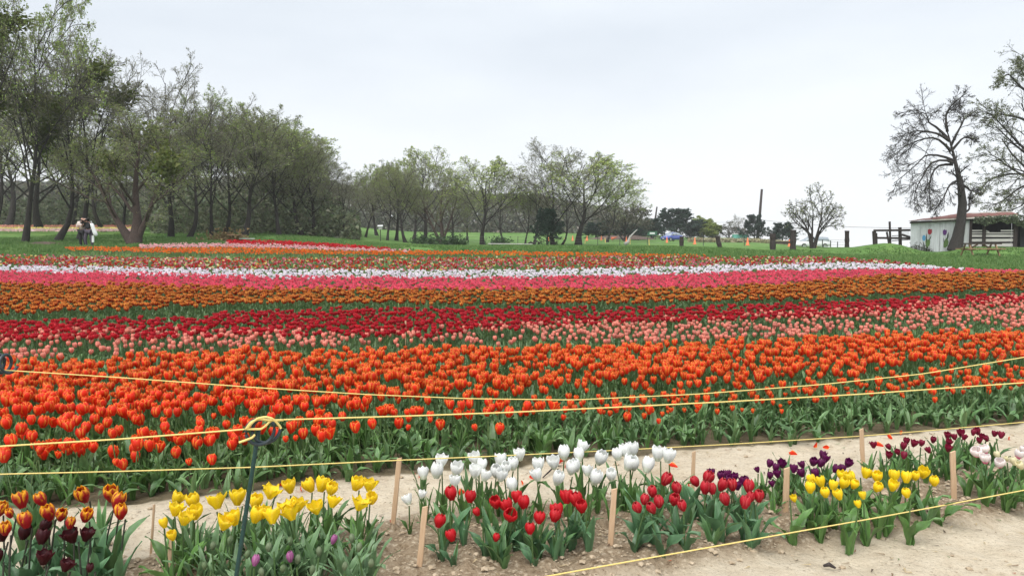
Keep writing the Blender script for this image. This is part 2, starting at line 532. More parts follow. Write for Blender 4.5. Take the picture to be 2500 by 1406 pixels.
def ground_material():
    m = bpy.data.materials.new('soil_and_grass')
    n, l = nodes_of(m)
    p = n['Principled BSDF']
    p.inputs['Roughness'].default_value = .95
    p.inputs['Specular IOR Level'].default_value = .2
    at_ = n.new('ShaderNodeAttribute')
    at_.attribute_name = 'Col'
    sp = n.new('ShaderNodeSeparateColor')
    l.new(at_.outputs['Color'], sp.inputs['Color'])
    tc = n.new('ShaderNodeTexCoord')

    def noise(scale, detail=8, rough=.6):
        z = n.new('ShaderNodeTexNoise')
        z.inputs['Scale'].default_value = scale
        z.inputs['Detail'].default_value = detail
        z.inputs['Roughness'].default_value = rough
        l.new(tc.outputs['Object'], z.inputs['Vector'])
        return z

    def ramp(src, stops):
        r = n.new('ShaderNodeValToRGB')
        e = r.color_ramp.elements
        while len(e) < len(stops): e.new(.5)
        for q, (pos, c) in zip(e, stops):
            q.position = pos
            q.color = (*c, 1)
        l.new(src, r.inputs['Fac'])
        return r

    def mix(f, a, b, mode='MIX'):
        x = n.new('ShaderNodeMix')
        x.data_type = 'RGBA'
        x.blend_type = mode
        if isinstance(f, float): x.inputs['Factor'].default_value = f
        else: l.new(f, x.inputs['Factor'])
        l.new(a, x.inputs['A'])
        l.new(b, x.inputs['B'])
        return x.outputs['Result']
    big, mid, small = noise(1.3), noise(9), noise(60, 6, .7)
    sand = ramp(mid.outputs['Fac'], [(.25, (.55, .46, .34)), (.5, (.64, .555, .425)), (.75, (.70, .62, .49))]).outputs['Color']
    sandv = ramp(big.outputs['Fac'], [(.3, (.80, .77, .72)), (.5, (1.0, 1.0, 1.0)), (.7, (1.06, 1.05, 1.03))]).outputs['Color']
    sand = mix(1.0, sand, sandv, 'MULTIPLY')
    crumb = noise(24, 7, .72)
    loam = ramp(crumb.outputs['Fac'], [(.32, (.23, .17, .11)), (.43, (.44, .355, .25)), (.53, (.56, .47, .35)), (.72, (.66, .57, .44))]).outputs['Color']  # dark stop: brown crumbs, with small shadows painted into the colour
    speck = ramp(small.outputs['Fac'], [(.30, (.36, .31, .26)), (.42, (.95, .94, .93)), (.62, (1, 1, 1)), (.74, (1.25, 1.24, 1.22))]).outputs['Color']  # dark specks also paint little shadows between clods into the soil colour
    vor = n.new('ShaderNodeTexVoronoi')
    vor.inputs['Scale'].default_value = 30
    vor.inputs['Detail'].default_value = 2
    l.new(tc.outputs['Object'], vor.inputs['Vector'])
    cracks = ramp(vor.outputs['Distance'], [(.30, (1.05, 1.05, 1.04)), (.55, (.96, .95, .94)), (.80, (.62, .57, .52))]).outputs['Color']
    soil = mix(1.0, mix(sp.outputs['Green'], sand, mix(1.0, loam, cracks, 'MULTIPLY')), speck, 'MULTIPLY')
    g1 = ramp(noise(.35, 6, .65).outputs['Fac'], [(.3, (.055, .14, .028)), (.5, (.105, .21, .05)), (.72, (.20, .29, .095))]).outputs['Color']
    g2 = ramp(noise(3.2, 6, .7).outputs['Fac'], [(.3, (.62, .66, .6)), (.6, (1.15, 1.1, 1.1))]).outputs['Color']
    gr = mix(1.0, g1, g2, 'MULTIPLY')
    fld = ramp(mid.outputs['Fac'], [(.3, (.10, .085, .05)), (.7, (.24, .19, .12))]).outputs['Color']
    soil = mix(sp.outputs['Blue'], soil, fld)
    l.new(mix(sp.outputs['Red'], soil, gr), p.inputs['Base Color'])
    ad = n.new('ShaderNodeMath')
    ad.operation = 'ADD'
    l.new(mid.outputs['Fac'], ad.inputs[0])
    l.new(crumb.outputs['Fac'], ad.inputs[1])
    b = n.new('ShaderNodeBump')
    b.inputs['Strength'].default_value = .8
    b.inputs['Distance'].default_value = .05
    l.new(ad.outputs['Value'], b.inputs['Height'])
    l.new(b.outputs['Normal'], p.inputs['Normal'])
    return m


gme.materials.append(ground_material())
tag(link(bpy.data.objects.new('ground', gme)), kind='structure')

# clods and small stones on the foreground soil
N = 30000
cu, cy = RNG.uniform(-.75, .75, N), RNG.uniform(2.3, 6.6, N) ** 1.0
cx = cu * cy
cz = zt(cx, cy)
cpx, cpy = proj(cx, cy, cz)
cb = bed_mask(cx, cy, cpx, cpy)
keep = (RNG.random(N) < .03 + .5 * cb) & (cpy > np.interp(cpx, *FRONT_IMG))
cx, cy, cz = cx[keep], cy[keep], cz[keep]
N = len(cx)
oct_v = np.array([(1, 0, 0), (0, 1, 0), (-1, 0, 0), (0, -1, 0), (0, 0, .8), (.5, .5, .5), (-.5, .5, .5), (-.5, -.5, .5), (.5, -.5, .5)])
oct_f = np.array([(0, 1, 5), (1, 2, 6), (2, 3, 7), (3, 0, 8), (5, 4, 8), (5, 6, 4), (6, 7, 4), (7, 8, 4), (1, 6, 5), (2, 7, 6), (3, 8, 7), (0, 5, 8)])
sz = .003 + .017 * RNG.random(N) ** 7 + .005 * RNG.random(N)
V = oct_v[None] * (1 + .45 * (RNG.random((N, 9, 3)) - .5)) * sz[:, None, None] * np.array([1, 1, .8])
a = RNG.uniform(0, 6.28, N)
V = np.stack([V[..., 0] * np.cos(a)[:, None] - V[..., 1] * np.sin(a)[:, None], V[..., 0] * np.sin(a)[:, None] + V[..., 1] * np.cos(a)[:, None], V[..., 2]], -1)
V += np.stack([cx, cy, cz + relief(cx, cy, cb[keep]) + sz * .15], -1)[:, None]
F = (oct_f[None] + (np.arange(N) * 9)[:, None, None]).reshape(-1, 3)
tag(link(bpy.data.objects.new('soil_clods', mk('soil_clods', V, F, M_CLOD, smooth=False))), 'crumbs and clods of dry sandy soil between the tulips', 'soil', kind='stuff')


# bits of straw, dry leaf and weed on the sand
n = 1500
su = RNG.uniform(-.75, .75, n)
sy_ = RNG.uniform(2.4, 6.6, n)
sx_ = su * sy_
spx, spy = proj(sx_, sy_, zt(sx_, sy_))
ok = spy > np.interp(spx, *FRONT_IMG) - 12
sx_, sy_, spx, spy = sx_[ok], sy_[ok], spx[ok], spy[ok]
n = len(sx_)
szz = zt(sx_, sy_) + relief(sx_, sy_, bed_mask(sx_, sy_, spx, spy)) + .006
a = RNG.uniform(0, 6.28, n)
ln, wd = RNG.uniform(.006, .03, n) ** 1.0, RNG.uniform(.002, .006, n)
dx, dy = np.cos(a), np.sin(a)
V = np.stack([np.stack([sx_ - dx * ln, sy_ - dy * ln, szz], -1), np.stack([sx_ + dx * ln - dy * wd, sy_ + dy * ln + dx * wd, szz + .004], -1), np.stack([sx_ + dx * ln + dy * wd, sy_ + dy * ln - dx * wd, szz + .002], -1)], 1)
sc_ = np.array([(.22, .15, .09), (.50, .40, .24), (.10, .07, .05), (.12, .18, .06), (.35, .10, .05)])[RNG.choice(5, n, p=[.36, .3, .2, .08, .06])]
tag(link(bpy.data.objects.new('straw_litter', mk('straw_litter', V, np.arange(n * 3).reshape(-1, 3), M_GRASS, np.repeat(sc_, 3, 0)))), 'bits of straw, dry leaf and weed littering the sand', 'litter', kind='stuff')

# ------------------------------------------------------------------ tulip shapes
def lerp(a, b, t):
    return np.asarray(a) * (1 - t) + np.asarray(b) * t


def col_plain(c, edge=None, base=None, e0=.55):
    def f(u, v):
        k = np.broadcast_to(np.asarray(c, float), u.shape + (3,)).copy()
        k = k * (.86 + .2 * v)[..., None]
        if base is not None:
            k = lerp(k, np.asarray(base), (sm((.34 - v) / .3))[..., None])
        if edge is not None:
            k = lerp(k, np.asarray(edge), np.clip(sm((np.abs(u) - e0) / (.98 - e0)) * sm((v - .1) / .25) + .8 * sm((v - .86) / .12), 0, 1)[..., None])
        return k
    return f


def col_flame(red, yel, thr=.52):
    def f(u, v):
        k = sm((v - thr + .42 * np.abs(u) ** 1.3 - .25 * (1 - np.abs(u))) / .22)
        return lerp(red, yel, k[..., None])
    return f


def petal(R, H, op, colf, nu=5, nv=7, rag=0.0, phi=0.0, rot0=0.0, tip=.72, seed=0):
    """one tulip petal round the z axis; op opens the cup, tip = how far the cup closes above"""
    r_ = np.random.default_rng(seed)
    v = np.linspace(0, 1, nv)[:, None] * np.ones((1, nu))
    u = np.linspace(-1, 1, nu)[None] * np.ones((nv, 1))
    prof = np.sin(math.pi * (.09 + (tip - .05) * v)) ** .75
    r = R * (prof + op * v ** 2.2 * 1.0)
    w = 1.12 * np.clip((v + .22) ** .4 * (1 - v ** 4) ** .62, .04, 1) / (1 + .45 * op * v)
    z = H * (v ** .92) * (1 - .22 * op) - H * .05 * (1 - np.abs(u)) * (v < .01) - .06 * H * np.abs(u) ** 2 * v
    r = r * (1 - .10 * np.abs(u) ** 2) + R * rag * .14 * (r_.random((nv, nu)) - .5) * v
    z = z + H * rag * .14 * (r_.random((nv, nu)) - .5) * sm((v - .6) / .3)
    a = rot0 + phi + u * w
    V = np.stack([r * np.cos(a), r * np.sin(a), z], -1).reshape(-1, 3)
    i = (np.arange(nv - 1)[:, None] * nu + np.arange(nu - 1)[None]).ravel()
    F = quads(np.stack([i, i + 1, i + 1 + nu, i + nu], -1))
    return V, F, colf(u, v).reshape(-1, 3)


def join(parts):
    n, Vs, Fs, Cs = 0, [], [], []
    for V, F, C in parts:
        Vs.append(V); Fs.append(F + n); Cs.append(C)
        n += len(V)
    return np.concatenate(Vs), np.concatenate(Fs), np.concatenate(Cs)


def leaf_shape(L, W, bend, fold=.35, nv=7, nu=3, wav=0.0, col=(.05, .125, .065), seed=0, twist=0.0, up=.12):
    """lance leaf rising along +z and arching out along +x"""
    r_ = np.random.default_rng(seed)
    v = np.linspace(0, 1, nv)
    ang = up + bend * v ** 1.5
    ds = L / (nv - 1)
    x = np.concatenate([[0], np.cumsum(np.sin(ang[1:]) * ds)]) + .008
    z = np.concatenate([[0], np.cumsum(np.cos(ang[1:]) * ds)])
    w = W / 2 * (np.clip(v * 1.25 + .28, 0, 1) ** .6) * (1 - v ** 2.4) ** .9 + .0008
    u = np.linspace(-1, 1, nu)
    tw = twist * v
    V = []
    for k in range(nv):
        for q in u:
            s_ = q * w[k]
            lift = fold * abs(s_)
            wv = wav * W * math.sin(v[k] * 13 + q * 2 + seed) * abs(q)
            nx_, nz_ = -math.cos(ang[k]), math.sin(ang[k])
            V.append((x[k] + nx_ * (lift + wv) + s_ * math.sin(tw[k]), s_ * math.cos(tw[k]), z[k] + nz_ * (lift + wv)))
    i = (np.arange(nv - 1)[:, None] * nu + np.arange(nu - 1)[None]).ravel()
    F = quads(np.stack([i, i + 1, i + 1 + nu, i + nu], -1))
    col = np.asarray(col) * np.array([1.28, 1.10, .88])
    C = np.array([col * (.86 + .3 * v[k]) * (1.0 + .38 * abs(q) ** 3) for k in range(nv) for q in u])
    return np.array(V), F, C


STEM_C = (.085, .155, .05)


def stem_shape(H, r0=.0042, sides=5, lean=(0, 0), col=STEM_C, n=4):
    t = np.linspace(0, 1, n)
    P = np.stack([lean[0] * t ** 1.6, lean[1] * t ** 1.6, H * t], -1)
    V, F = tubes(P[None], np.full((1, n), r0) * (1 - .15 * t), sides)
    return V, F, np.broadcast_to(np.asarray(col, float), V.shape).copy()


def rotz(V, a):
    c, s = math.cos(a), math.sin(a)
    return np.stack([V[:, 0] * c - V[:, 1] * s, V[:, 0] * s + V[:, 1] * c, V[:, 2]], -1)


def tilt(V, a, ax, pivot):
    R = np.array(Matrix.Rotation(a, 3, ax))
    return (V - pivot) @ R.T + pivot


def plant_template(H, hr, hh, colf, seed, petals=(3, 5), op=.08, tip=.72, leaves=3, lL=.24, lW=.05, leaf_res=(5, 3), leafcol=(.065, .155, .075), rag=.3, inner=True, stem_sides=4, rr=.0038, bare=0, bmax=1.25):
    """a whole small tulip as one triangle soup: (V, F, C, material index per face)"""
    r_ = np.random.default_rng(seed)
    lean = r_.uniform(-.05, .05, 2) * H / .4
    Ls = [stem_shape(H, rr, stem_sides, lean, n=2 if stem_sides == 3 else 3)] if colf is not None else []
    for k in range(leaves):
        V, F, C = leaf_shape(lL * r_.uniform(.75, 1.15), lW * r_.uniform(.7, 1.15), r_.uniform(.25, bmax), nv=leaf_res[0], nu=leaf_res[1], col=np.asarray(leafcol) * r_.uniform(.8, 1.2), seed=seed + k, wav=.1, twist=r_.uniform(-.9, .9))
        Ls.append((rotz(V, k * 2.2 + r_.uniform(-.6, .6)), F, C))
    for k in range(bare):
        V, F, C = stem_shape(r_.uniform(.2, .34), .0036, 3, r_.uniform(-.07, .07, 2), col=(.13, .20, .07), n=3)
        Ls.append((V + np.array([r_.uniform(-.04, .04), r_.uniform(-.04, .04), 0]), F, C))
    V1, F1, C1 = join(Ls)
    if colf is None:
        return V1, F1, C1, np.zeros(len(F1), int)
    Ps = []
    for k in range(3):
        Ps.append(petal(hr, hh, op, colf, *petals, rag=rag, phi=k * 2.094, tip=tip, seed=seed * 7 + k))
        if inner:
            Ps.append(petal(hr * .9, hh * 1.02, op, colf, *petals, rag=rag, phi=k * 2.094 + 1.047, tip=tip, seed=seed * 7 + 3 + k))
    V2, F2, C2 = join(Ps)
    V2 = rotz(V2, r_.uniform(0, 6.28))
    V2 = tilt(V2, r_.uniform(-.28, .28), Vector((r_.uniform(-1, 1), r_.uniform(-1, 1), 0)).normalized(), np.zeros(3))
    V2 = V2 + np.array([lean[0], lean[1], H])
    V, F, C = join([(V1, F1, C1), (V2, F2, C2)])
    return V, F, C, np.concatenate([np.zeros(len(F1), int), np.ones(len(F2), int)])


def scatter_mesh(name, temps, which, pos, rot, scl, tint):
    """all plants of one bed as one mesh: a template, a place, a turn, a size and a tint for each"""
    Vs, Fs, Cs, Ms, n = [], [], [], [], 0
    for k, (V, F, C, Mi) in enumerate(temps):
        s = np.nonzero(which == k)[0]
        if not len(s): continue
        c, sn = np.cos(rot[s])[:, None], np.sin(rot[s])[:, None]
        W = np.stack([V[None, :, 0] * c - V[None, :, 1] * sn, V[None, :, 0] * sn + V[None, :, 1] * c, np.broadcast_to(V[None, :, 2], (len(s), len(V)))], -1)
        W = W * scl[s][:, None, None] + pos[s][:, None]
        Vs.append(W.reshape(-1, 3))
        Fs.append((F[None] + (np.arange(len(s)) * len(V))[:, None, None]).reshape(-1, 3) + n)
        Cs.append((C[None] * tint[s][:, None]).reshape(-1, 3))
        Ms.append(np.tile(Mi, len(s)))
        n += len(s) * len(V)
    return mk(name, np.concatenate(Vs), np.concatenate(Fs), [M_LEAF, M_PETAL], np.concatenate(Cs), np.concatenate(Ms))


# ------------------------------------------------------------------ the field: beds as the photograph shows them
# name, plant height, head radius, head height, spacing, top row, bottom row (head level in the picture), colour fn, look
ORANGE = col_plain((.82, .036, .008), edge=(.95, .36, .055), e0=.56)
BANDS = [
    dict(key='coral', H=.38, hr=.027, hh=.056, d=.112, dens=.80,
         top=[(-300, 805), (0, 800), (640, 803), (1000, 803), (1250, 788), (1500, 780), (1700, 770), (2100, 750), (2300, 735), (2500, 715), (2900, 680)],
         bot=[(-300, 875), (0, 872), (300, 862), (640, 842), (1000, 838), (1500, 834), (1900, 822), (2200, 810), (2500, 798), (2900, 780)],
         col=lambda s: col_plain(lerp((.86, .27, .19), (.80, .22, .18), s), edge=(.9, .40, .30)), op=.0, tip=.8, lL=.24, leafcol=(.095, .19, .10)),
    dict(key='red', H=.40, hr=.034, hh=.052, d=.118, dens=1.0,
         top=[(-300, 792), (0, 784), (300, 775), (480, 777), (530, 764), (640, 759), (800, 753), (1200, 753), (1600, 751), (1900, 742), (2200, 729), (2500, 716), (2900, 697)],
         bot=[(-300, 835), (0, 828), (300, 824), (640, 815), (900, 815), (1050, 818), (1200, 802), (1500, 787), (1800, 776), (2100, 765), (2300, 750), (2500, 735), (2900, 705)],
         col=lambda s: col_plain(lerp((.62, .008, .016), (.42, .006, .022), s), edge=(.68, .03, .05)), op=.15, tip=.7, lL=.24, leafcol=(.075, .15, .08)),
    dict(key='flame', H=.46, hr=.038, hh=.060, d=.124, dens=1.0,
         top=[(-300, 690), (0, 690), (300, 692), (640, 703), (1250, 705), (1700, 702), (1900, 694), (2010, 682), (2200, 670), (2500, 664), (2900, 668)],
         bot=[(-300, 765), (0, 762), (300, 752), (640, 737), (1000, 738), (1400, 738), (1900, 730), (2200, 716), (2500, 702), (2900, 685)],
         col=lambda s: col_flame((.32, .012, .006), lerp((1.0, .47, .08), (1.0, .35, .045), s), .58 + .14 * s), op=.12, tip=.72, lL=.28, leafcol=(.065, .14, .065)),
    dict(key='pink', H=.42, hr=.040, hh=.06, d=.125, dens=1.0,
         top=[(-300, 660), (0, 661), (300, 663), (640, 673), (1250, 676), (1600, 669), (1900, 660), (2200, 655), (2450, 658), (2500, 661)],
         bot=[(-300, 692), (0, 692), (640, 705), (1250, 706), (1600, 703), (1900, 693), (2050, 681), (2200, 669), (2500, 664)],
         col=lambda s: col_plain(lerp((.93, .055, .13), (.90, .10, .19), s), edge=(.95, .17, .24)), op=.22, tip=.7, lL=.25, leafcol=(.065, .15, .06)),
    dict(key='white', H=.42, hr=.036, hh=.056, d=.135, dens=.85,
         top=[(-300, 650), (0, 648), (640, 658), (1250, 659), (1700, 650), (1900, 645), (2050, 640), (2200, 646), (2350, 654)],
         bot=[(-300, 662), (0, 663), (640, 678), (1250, 679), (1700, 668), (1900, 659), (2200, 656), (2350, 657)],
         col=lambda s: col_plain(lerp((.94, .91, .93), (.86, .77, .88), s)), op=.1, tip=.75, lL=.25, leafcol=(.06, .12, .06)),
    dict(key='mixed', H=.40, hr=.042, hh=.060, d=.155, dens=.82,
         top=[(-300, 625), (0, 621), (300, 627), (700, 629), (1250, 628), (1700, 625), (2000, 627), (2150, 635), (2250, 643)],
         bot=[(-300, 652), (0, 650), (640, 659), (1250, 659), (1700, 651), (1900, 646), (2050, 641), (2250, 645)],
         col=None, op=.2, tip=.7, lL=.27, leafcol=(.11, .20, .07)),
    dict(key='far_orange', H=.40, hr=.045, hh=.06, d=.17, dens=.95,
         top=[(160, 602), (400, 604), (560, 602), (700, 606), (900, 611), (1200, 613), (1500, 618), (1720, 623)],
         bot=[(160, 609), (400, 615), (640, 618), (900, 620), (1200, 621), (1500, 625), (1720, 624)],
         col=lambda s: col_plain(lerp((.86, .15, .02), (.88, .32, .03), s ** 3)), op=.2, tip=.7, lL=.26, leafcol=(.11, .20, .07)),
    dict(key='far_pink', H=.40, hr=.055, hh=.06, d=.15, dens=.95,
         top=[(340, 597), (560, 593), (700, 597), (900, 606), (1000, 611)],
         bot=[(340, 604), (560, 602), (700, 606), (900, 611), (1000, 612)],
         col=lambda s: col_plain(lerp((.80, .36, .42), (.8, .5, .5), s)), op=.2, tip=.7, lL=.26, leafcol=(.11, .20, .07)),
    dict(key='far_red', H=.40, hr=.06, hh=.07, d=.14, dens=1.0,
         top=[(555, 587), (700, 589), (850, 598), (950, 606)],
         bot=[(555, 593), (700, 597), (900, 606), (950, 608)],
         col=lambda s: col_plain(lerp((.68, .008, .018), (.6, .01, .035), s)), op=.2, tip=.7, lL=.26, leafcol=(.11, .20, .07)),
]
BAND_WORDS = dict(
    coral=('coral_tulip', 'coral pink tulip at the near edge behind the orange bed', 'coral tulips behind the orange bed'),
    red=('red_tulip', 'deep red tulip at the near edge of the red band', 'deep red tulips above the coral band'),
    flame=('flame_tulip', 'dark red tulip with amber tips, near edge of its band', 'amber tipped dark red tulips in mid field'),
    pink=('pink_tulip', 'hot pink tulip at the near edge of the pink stripe', 'hot pink tulips across the field'),
    white=('pale_tulip', 'lilac white tulip at the near edge of the pale stripe', 'lilac white tulips across the field'),
)


def candidates(Yn, Yf, d, seed, umax=.80):
    """jittered rows of planting spots in front of the camera"""
    r_ = np.random.default_rng(seed)
    ys = np.arange(Yn, Yf, d)
    X, Y = [], []
    for k, y in enumerate(ys):
        xs = np.arange(-umax * y - .3, umax * y + .3, d)
        X.append(xs + r_.uniform(-.42, .42, len(xs)) * d + (k % 2) * d / 2)
        Y.append(y + r_.uniform(-.42, .42, len(xs)) * d)
    return np.concatenate(X), np.concatenate(Y)


def between(px, py, top, bot, soft, rnd):
    t, b = PXA(top), PXA(bot)
    ok = (px >= t[0][0]) & (px <= t[0][-1])
    j = (rnd - .5) * soft
    return ok & (py + j >= np.interp(px, *t)) & (py + j <= np.interp(px, *b))


FIELD_STUFF = 0
for bi, B in enumerate(BANDS):
    rb = np.random.default_rng(100 + bi)
    key = B['key']
    ys = [hit(px, py, B['H'] + .03).y for px, py in B['top'] + B['bot']]
    X, Y = candidates(max(min(ys) - 1.2, 5), max(ys) + 1.2, B['d'], 40 + bi)
    Hs = B['H'] * rb.uniform(.86, 1.1, len(X))
    Z = zt(X, Y)
    px, py = proj(X, Y, Z + Hs + .02)
    soft = 10 if key in ('coral', 'red', 'flame') else 5
    ok = between(px, py, B['top'], B['bot'], soft, rb.random(len(X))) & (Y < edge_y(X / Y) + 1.0)
    clump = fbm(X * .9, Y * 1.4, 20 + bi, 3)
    thin = B['dens'] - (.55 if key in ('coral', 'mixed') else .22) * (clump < .46)
    ok &= rb.random(len(X)) < thin
    X, Y, Z, Hs, px, py = X[ok], Y[ok], Z[ok], Hs[ok], px[ok], py[ok]
    n = len(X)
    hi = key in ('coral', 'red')
    mid = key in ('flame', 'pink', 'white')
    temps = []
    nt = 8 if key != 'mixed' else 16
    for k in range(nt):
        if key == 'mixed':
            c = [(.6, .014, .016), (.55, .014, .016), (.5, .012, .02), (.6, .02, .015), (.52, .012, .02), (.72, .20, .28), (.66, .17, .22), (.74, .3, .36), (.8, .68, .22), (.78, .2, .03), (.46, .014, .016), (.36, .012, .016), (.5, .02, .015), (.62, .15, .2), (.72, .22, .3), (.84, .78, .5)][k]
            cf = col_plain(c)
        else:
            cf = B['col'](k / (nt - 1))
        temps.append(plant_template(B['H'], B['hr'], B['hh'], cf, 300 + bi * 20 + k, petals=(3, 4) if hi else (3, 4) if mid else (2, 3), op=B['op'] * (.4 + 1.1 * rb.random()), tip=B['tip'],
                                    leaves=3 if hi or mid else 2, lL=B['lL'], lW=.05 if hi else .06, leaf_res=(4, 3) if hi else (4, 2) if mid else (3, 2), leafcol=B['leafcol'], rag=.3, inner=hi or key == 'flame', stem_sides=3))
    which = rb.integers(0, nt, n)
    scl = Hs / B['H']
    rot = rb.uniform(0, 6.28, n)
    tint = np.repeat(rb.uniform(.84, 1.14, n)[:, None], 3, 1)
    pos = np.stack([X, Y, Z - .01], -1)
    solo = np.zeros(n, bool)
    if key in BAND_WORDS:
        vis = np.nonzero((px > 8) & (px < 2492))[0]
        solo[vis[np.argsort(Y[vis])[:300]]] = True
        nm, lab, grp = BAND_WORDS[key]
        tm = [mk(nm, V, F, [M_LEAF, M_PETAL], C, Mi) for V, F, C, Mi in temps]
        for i in np.nonzero(solo)[0]:
            zone = next(w for lim, w in ((500, 'left fifth'), (1000, 'left of centre'), (1500, 'centre'), (2000, 'right of centre'), (9999, 'right fifth')) if px[i] < lim)
            thing(nm, lab + ', ' + zone, 'tulip', pos[i], (0, 0, rot[i]), tm[which[i]], grp + ', ' + zone, scl[i])
    r = ~solo
    lab = dict(coral='coral pink tulips filling the rest of the band behind the orange bed', red='deep red tulips filling the back of the red band',
               flame='dark red tulips with amber tips filling the tall middle band', pink='hot pink tulips filling the stripe across the field',
               white='lilac white tulips filling the pale stripe across the field', mixed='mixed red, pink and yellow tulips dotted over green leaves',
               far_orange='bright orange tulips in the thin stripe by the far edge', far_pink='pale pink tulips in the thin stripe along the far rise',
               far_red='crimson tulips in the thin stripe on top of the far rise')[key]
    tag(link(bpy.data.objects.new(key.replace('far_', 'distant_') + '_tulip_band', scatter_mesh(key + '_band', temps, which[r], pos[r], rot[r], scl[r], tint[r]))), lab, 'tulips', kind='stuff')

# leaves without flowers between the beds
X, Y = candidates(6.5, 42, .23, 77)
Z = zt(X, Y)
px, py = proj(X, Y, Z + .22)
r_ = np.random.default_rng(9)
ok = (Y < edge_y(X / Y) - .3) & (py < np.interp(px, *FRONT_IMG) - 60) & (Y > 8.6 + .0 * X) & (r_.random(len(X)) < np.where(Y < 11.5, .55, .95))
X, Y, Z = X[ok], Y[ok], Z[ok]
temps = [plant_template(.25, .01, .01, None, 900 + k, leaves=4, lL=.31, lW=.055, leaf_res=(3, 2), leafcol=((.065, .14, .065), (.085, .18, .07), (.10, .20, .07), (.06, .125, .055))[k % 4], stem_sides=3) for k in range(8)]
n = len(X)
tag(link(bpy.data.objects.new('tulip_leaves', scatter_mesh('tulip_leaves', temps, r_.integers(0, 8, n), np.stack([X, Y, Z - .02], -1), r_.uniform(0, 6.28, n), r_.uniform(.75, 1.15, n), np.repeat(r_.uniform(.8, 1.2, n)[:, None], 3, 1)))),
    'green tulip leaves filling the gaps between the flower bands', 'leaves', kind='stuff')

# ---- shared shapes for tulips built with parts
LEAF_SETS = {}
for nm, c in dict(blue=(.062, .155, .09), green=(.07, .17, .055), grey=(.115, .215, .135)).items():
    LEAF_SETS[nm] = []
    for k in range(7):
        V, F, C = leaf_shape(.20, (.042, .05, .036, .055, .030, .046, .038)[k], (.35, .9, .55, 1.5, .25, 1.15, .7)[k], fold=(.5, .35, .6, .25, .7, .4, .5)[k], nv=9, nu=5, wav=(.05, .16, .1, .2, .04, .14, .1)[k], col=np.asarray(c) * (1, .88, 1.12, .95, 1.06, .82, 1.2)[k], seed=k + 3, twist=(.4, -.7, .2, -.5, .9, 1.1, -.9)[k])
        LEAF_SETS[nm].append(mk('leaf', V, F, M_LEAF, C))
STEMS = []
for k, lean in enumerate([(0, 0), (.03, .01), (-.02, .03), (.01, -.035)]):
    V, F, C = stem_shape(1.0, .0045, 7, lean, n=6)
    STEMS.append((mk('stem', V, F, M_LEAF, C), Vector((lean[0], lean[1], 1))))
V, F, C = stem_shape(1.0, .0045, 7, (.02, .02), col=(.045, .05, .035), n=6)
DARKSTEM = (mk('stem', V, F, M_LEAF, C), Vector((.02, .02, 1)))


def flower_meshes(colf, op, tip, rag, seed, hr=.41, hh=1.0):
    """unit flower (height 1): the inner three petals as one mesh, one outer petal as another"""
    inner = join([petal(hr * .9, hh * 1.0, op, colf, 5, 8, rag, phi=k * 2.094 + 1.047, tip=tip, seed=seed + k) for k in range(3)])
    out = petal(hr, hh * .98, op * 1.15, colf, 5, 8, rag, tip=tip, seed=seed + 9)
    return mk('flower', *inner[:2], M_PETAL, inner[2]), mk('petal', *out[:2], M_PETAL, out[2])


VAR = dict(
    orange=[(ORANGE, .02, .80, .25), (ORANGE, .08, .76, .3), (ORANGE, .0, .84, .2), (ORANGE, .45, .66, .8)],
    yellow=[(col_plain((.92, .68, .015), edge=(.94, .74, .06)), o, t, r) for o, t, r in ((.55, .66, 1.2), (.3, .7, .9), (.75, .62, 1.5), (.12, .74, .6))],
    white=[(col_plain((.88, .89, .87), base=(.70, .74, .58)), o, t, r) for o, t, r in ((.05, .76, .3), (.22, .7, .5), (.0, .8, .2), (.35, .68, .7))],
    cherry=[(col_plain((.55, .006, .014), edge=(.62, .03, .035)), o, t, r) for o, t, r in ((.05, .78, .3), (.14, .74, .3), (.0, .82, .2))],
    rose=[(col_plain((.52, .010, .026), edge=(.62, .085, .085), e0=.5), o, t, r) for o, t, r in ((.0, .84, .2), (.05, .8, .25), (.0, .88, .15))],
    purple=[(col_plain((.125, .005, .075), edge=(.17, .015, .11)), o, t, r) for o, t, r in ((.25, .7, .5), (.1, .76, .3), (.4, .66, .6))],
    crimson=[(col_plain((.23, .006, .035), edge=(.28, .02, .055)), o, t, r) for o, t, r in ((.2, .7, .4), (.35, .68, .6), (.05, .76, .3))],
    maroon=[(col_plain((.050, .003, .007), edge=(.075, .008, .012)), o, t, r) for o, t, r in ((.15, .74, .4), (.5, .66, .8), (.02, .8, .3))],
    flamed=[(col_flame((.40, .010, .016), (.92, .46, .015), .66), o, t, r) for o, t, r in ((.14, .74, .5), (.25, .7, .7), (.04, .8, .4))],
    sunny=[(col_plain((.93, .70, .012), edge=(.94, .74, .04)), o, t, r) for o, t, r in ((.1, .74, .4), (.02, .8, .3), (.18, .72, .5))],
    blush=[(col_plain((.90, .83, .80), base=(.74, .10, .26), edge=(.92, .86, .84)), o, t, r) for o, t, r in ((.2, .7, .4), (.1, .74, .3))],
    cream=[(col_plain((.80, .74, .50)), o, t, r) for o, t, r in ((.1, .74, .4), (.0, .8, .2))],
    mauve=[(col_plain((.36, .10, .26), edge=(.55, .30, .44)), 0, .9, .15), (col_plain((.40, .12, .3), edge=(.5, .22, .38)), 0, .86, .15)],
    bud=[(col_plain((.17, .24, .12)), 0, .93, .1), (col_plain((.22, .28, .16)), 0, .95, .1)],
)
FLOWERS = {k: [flower_meshes(*a, seed=50 * i + 7) for i, a in enumerate(v)] for k, v in VAR.items()}
OPENNESS = dict(orange=('', '', '', ''), yellow=('open', 'half open', 'wide open', 'cupped'), white=('', '', '', ''))


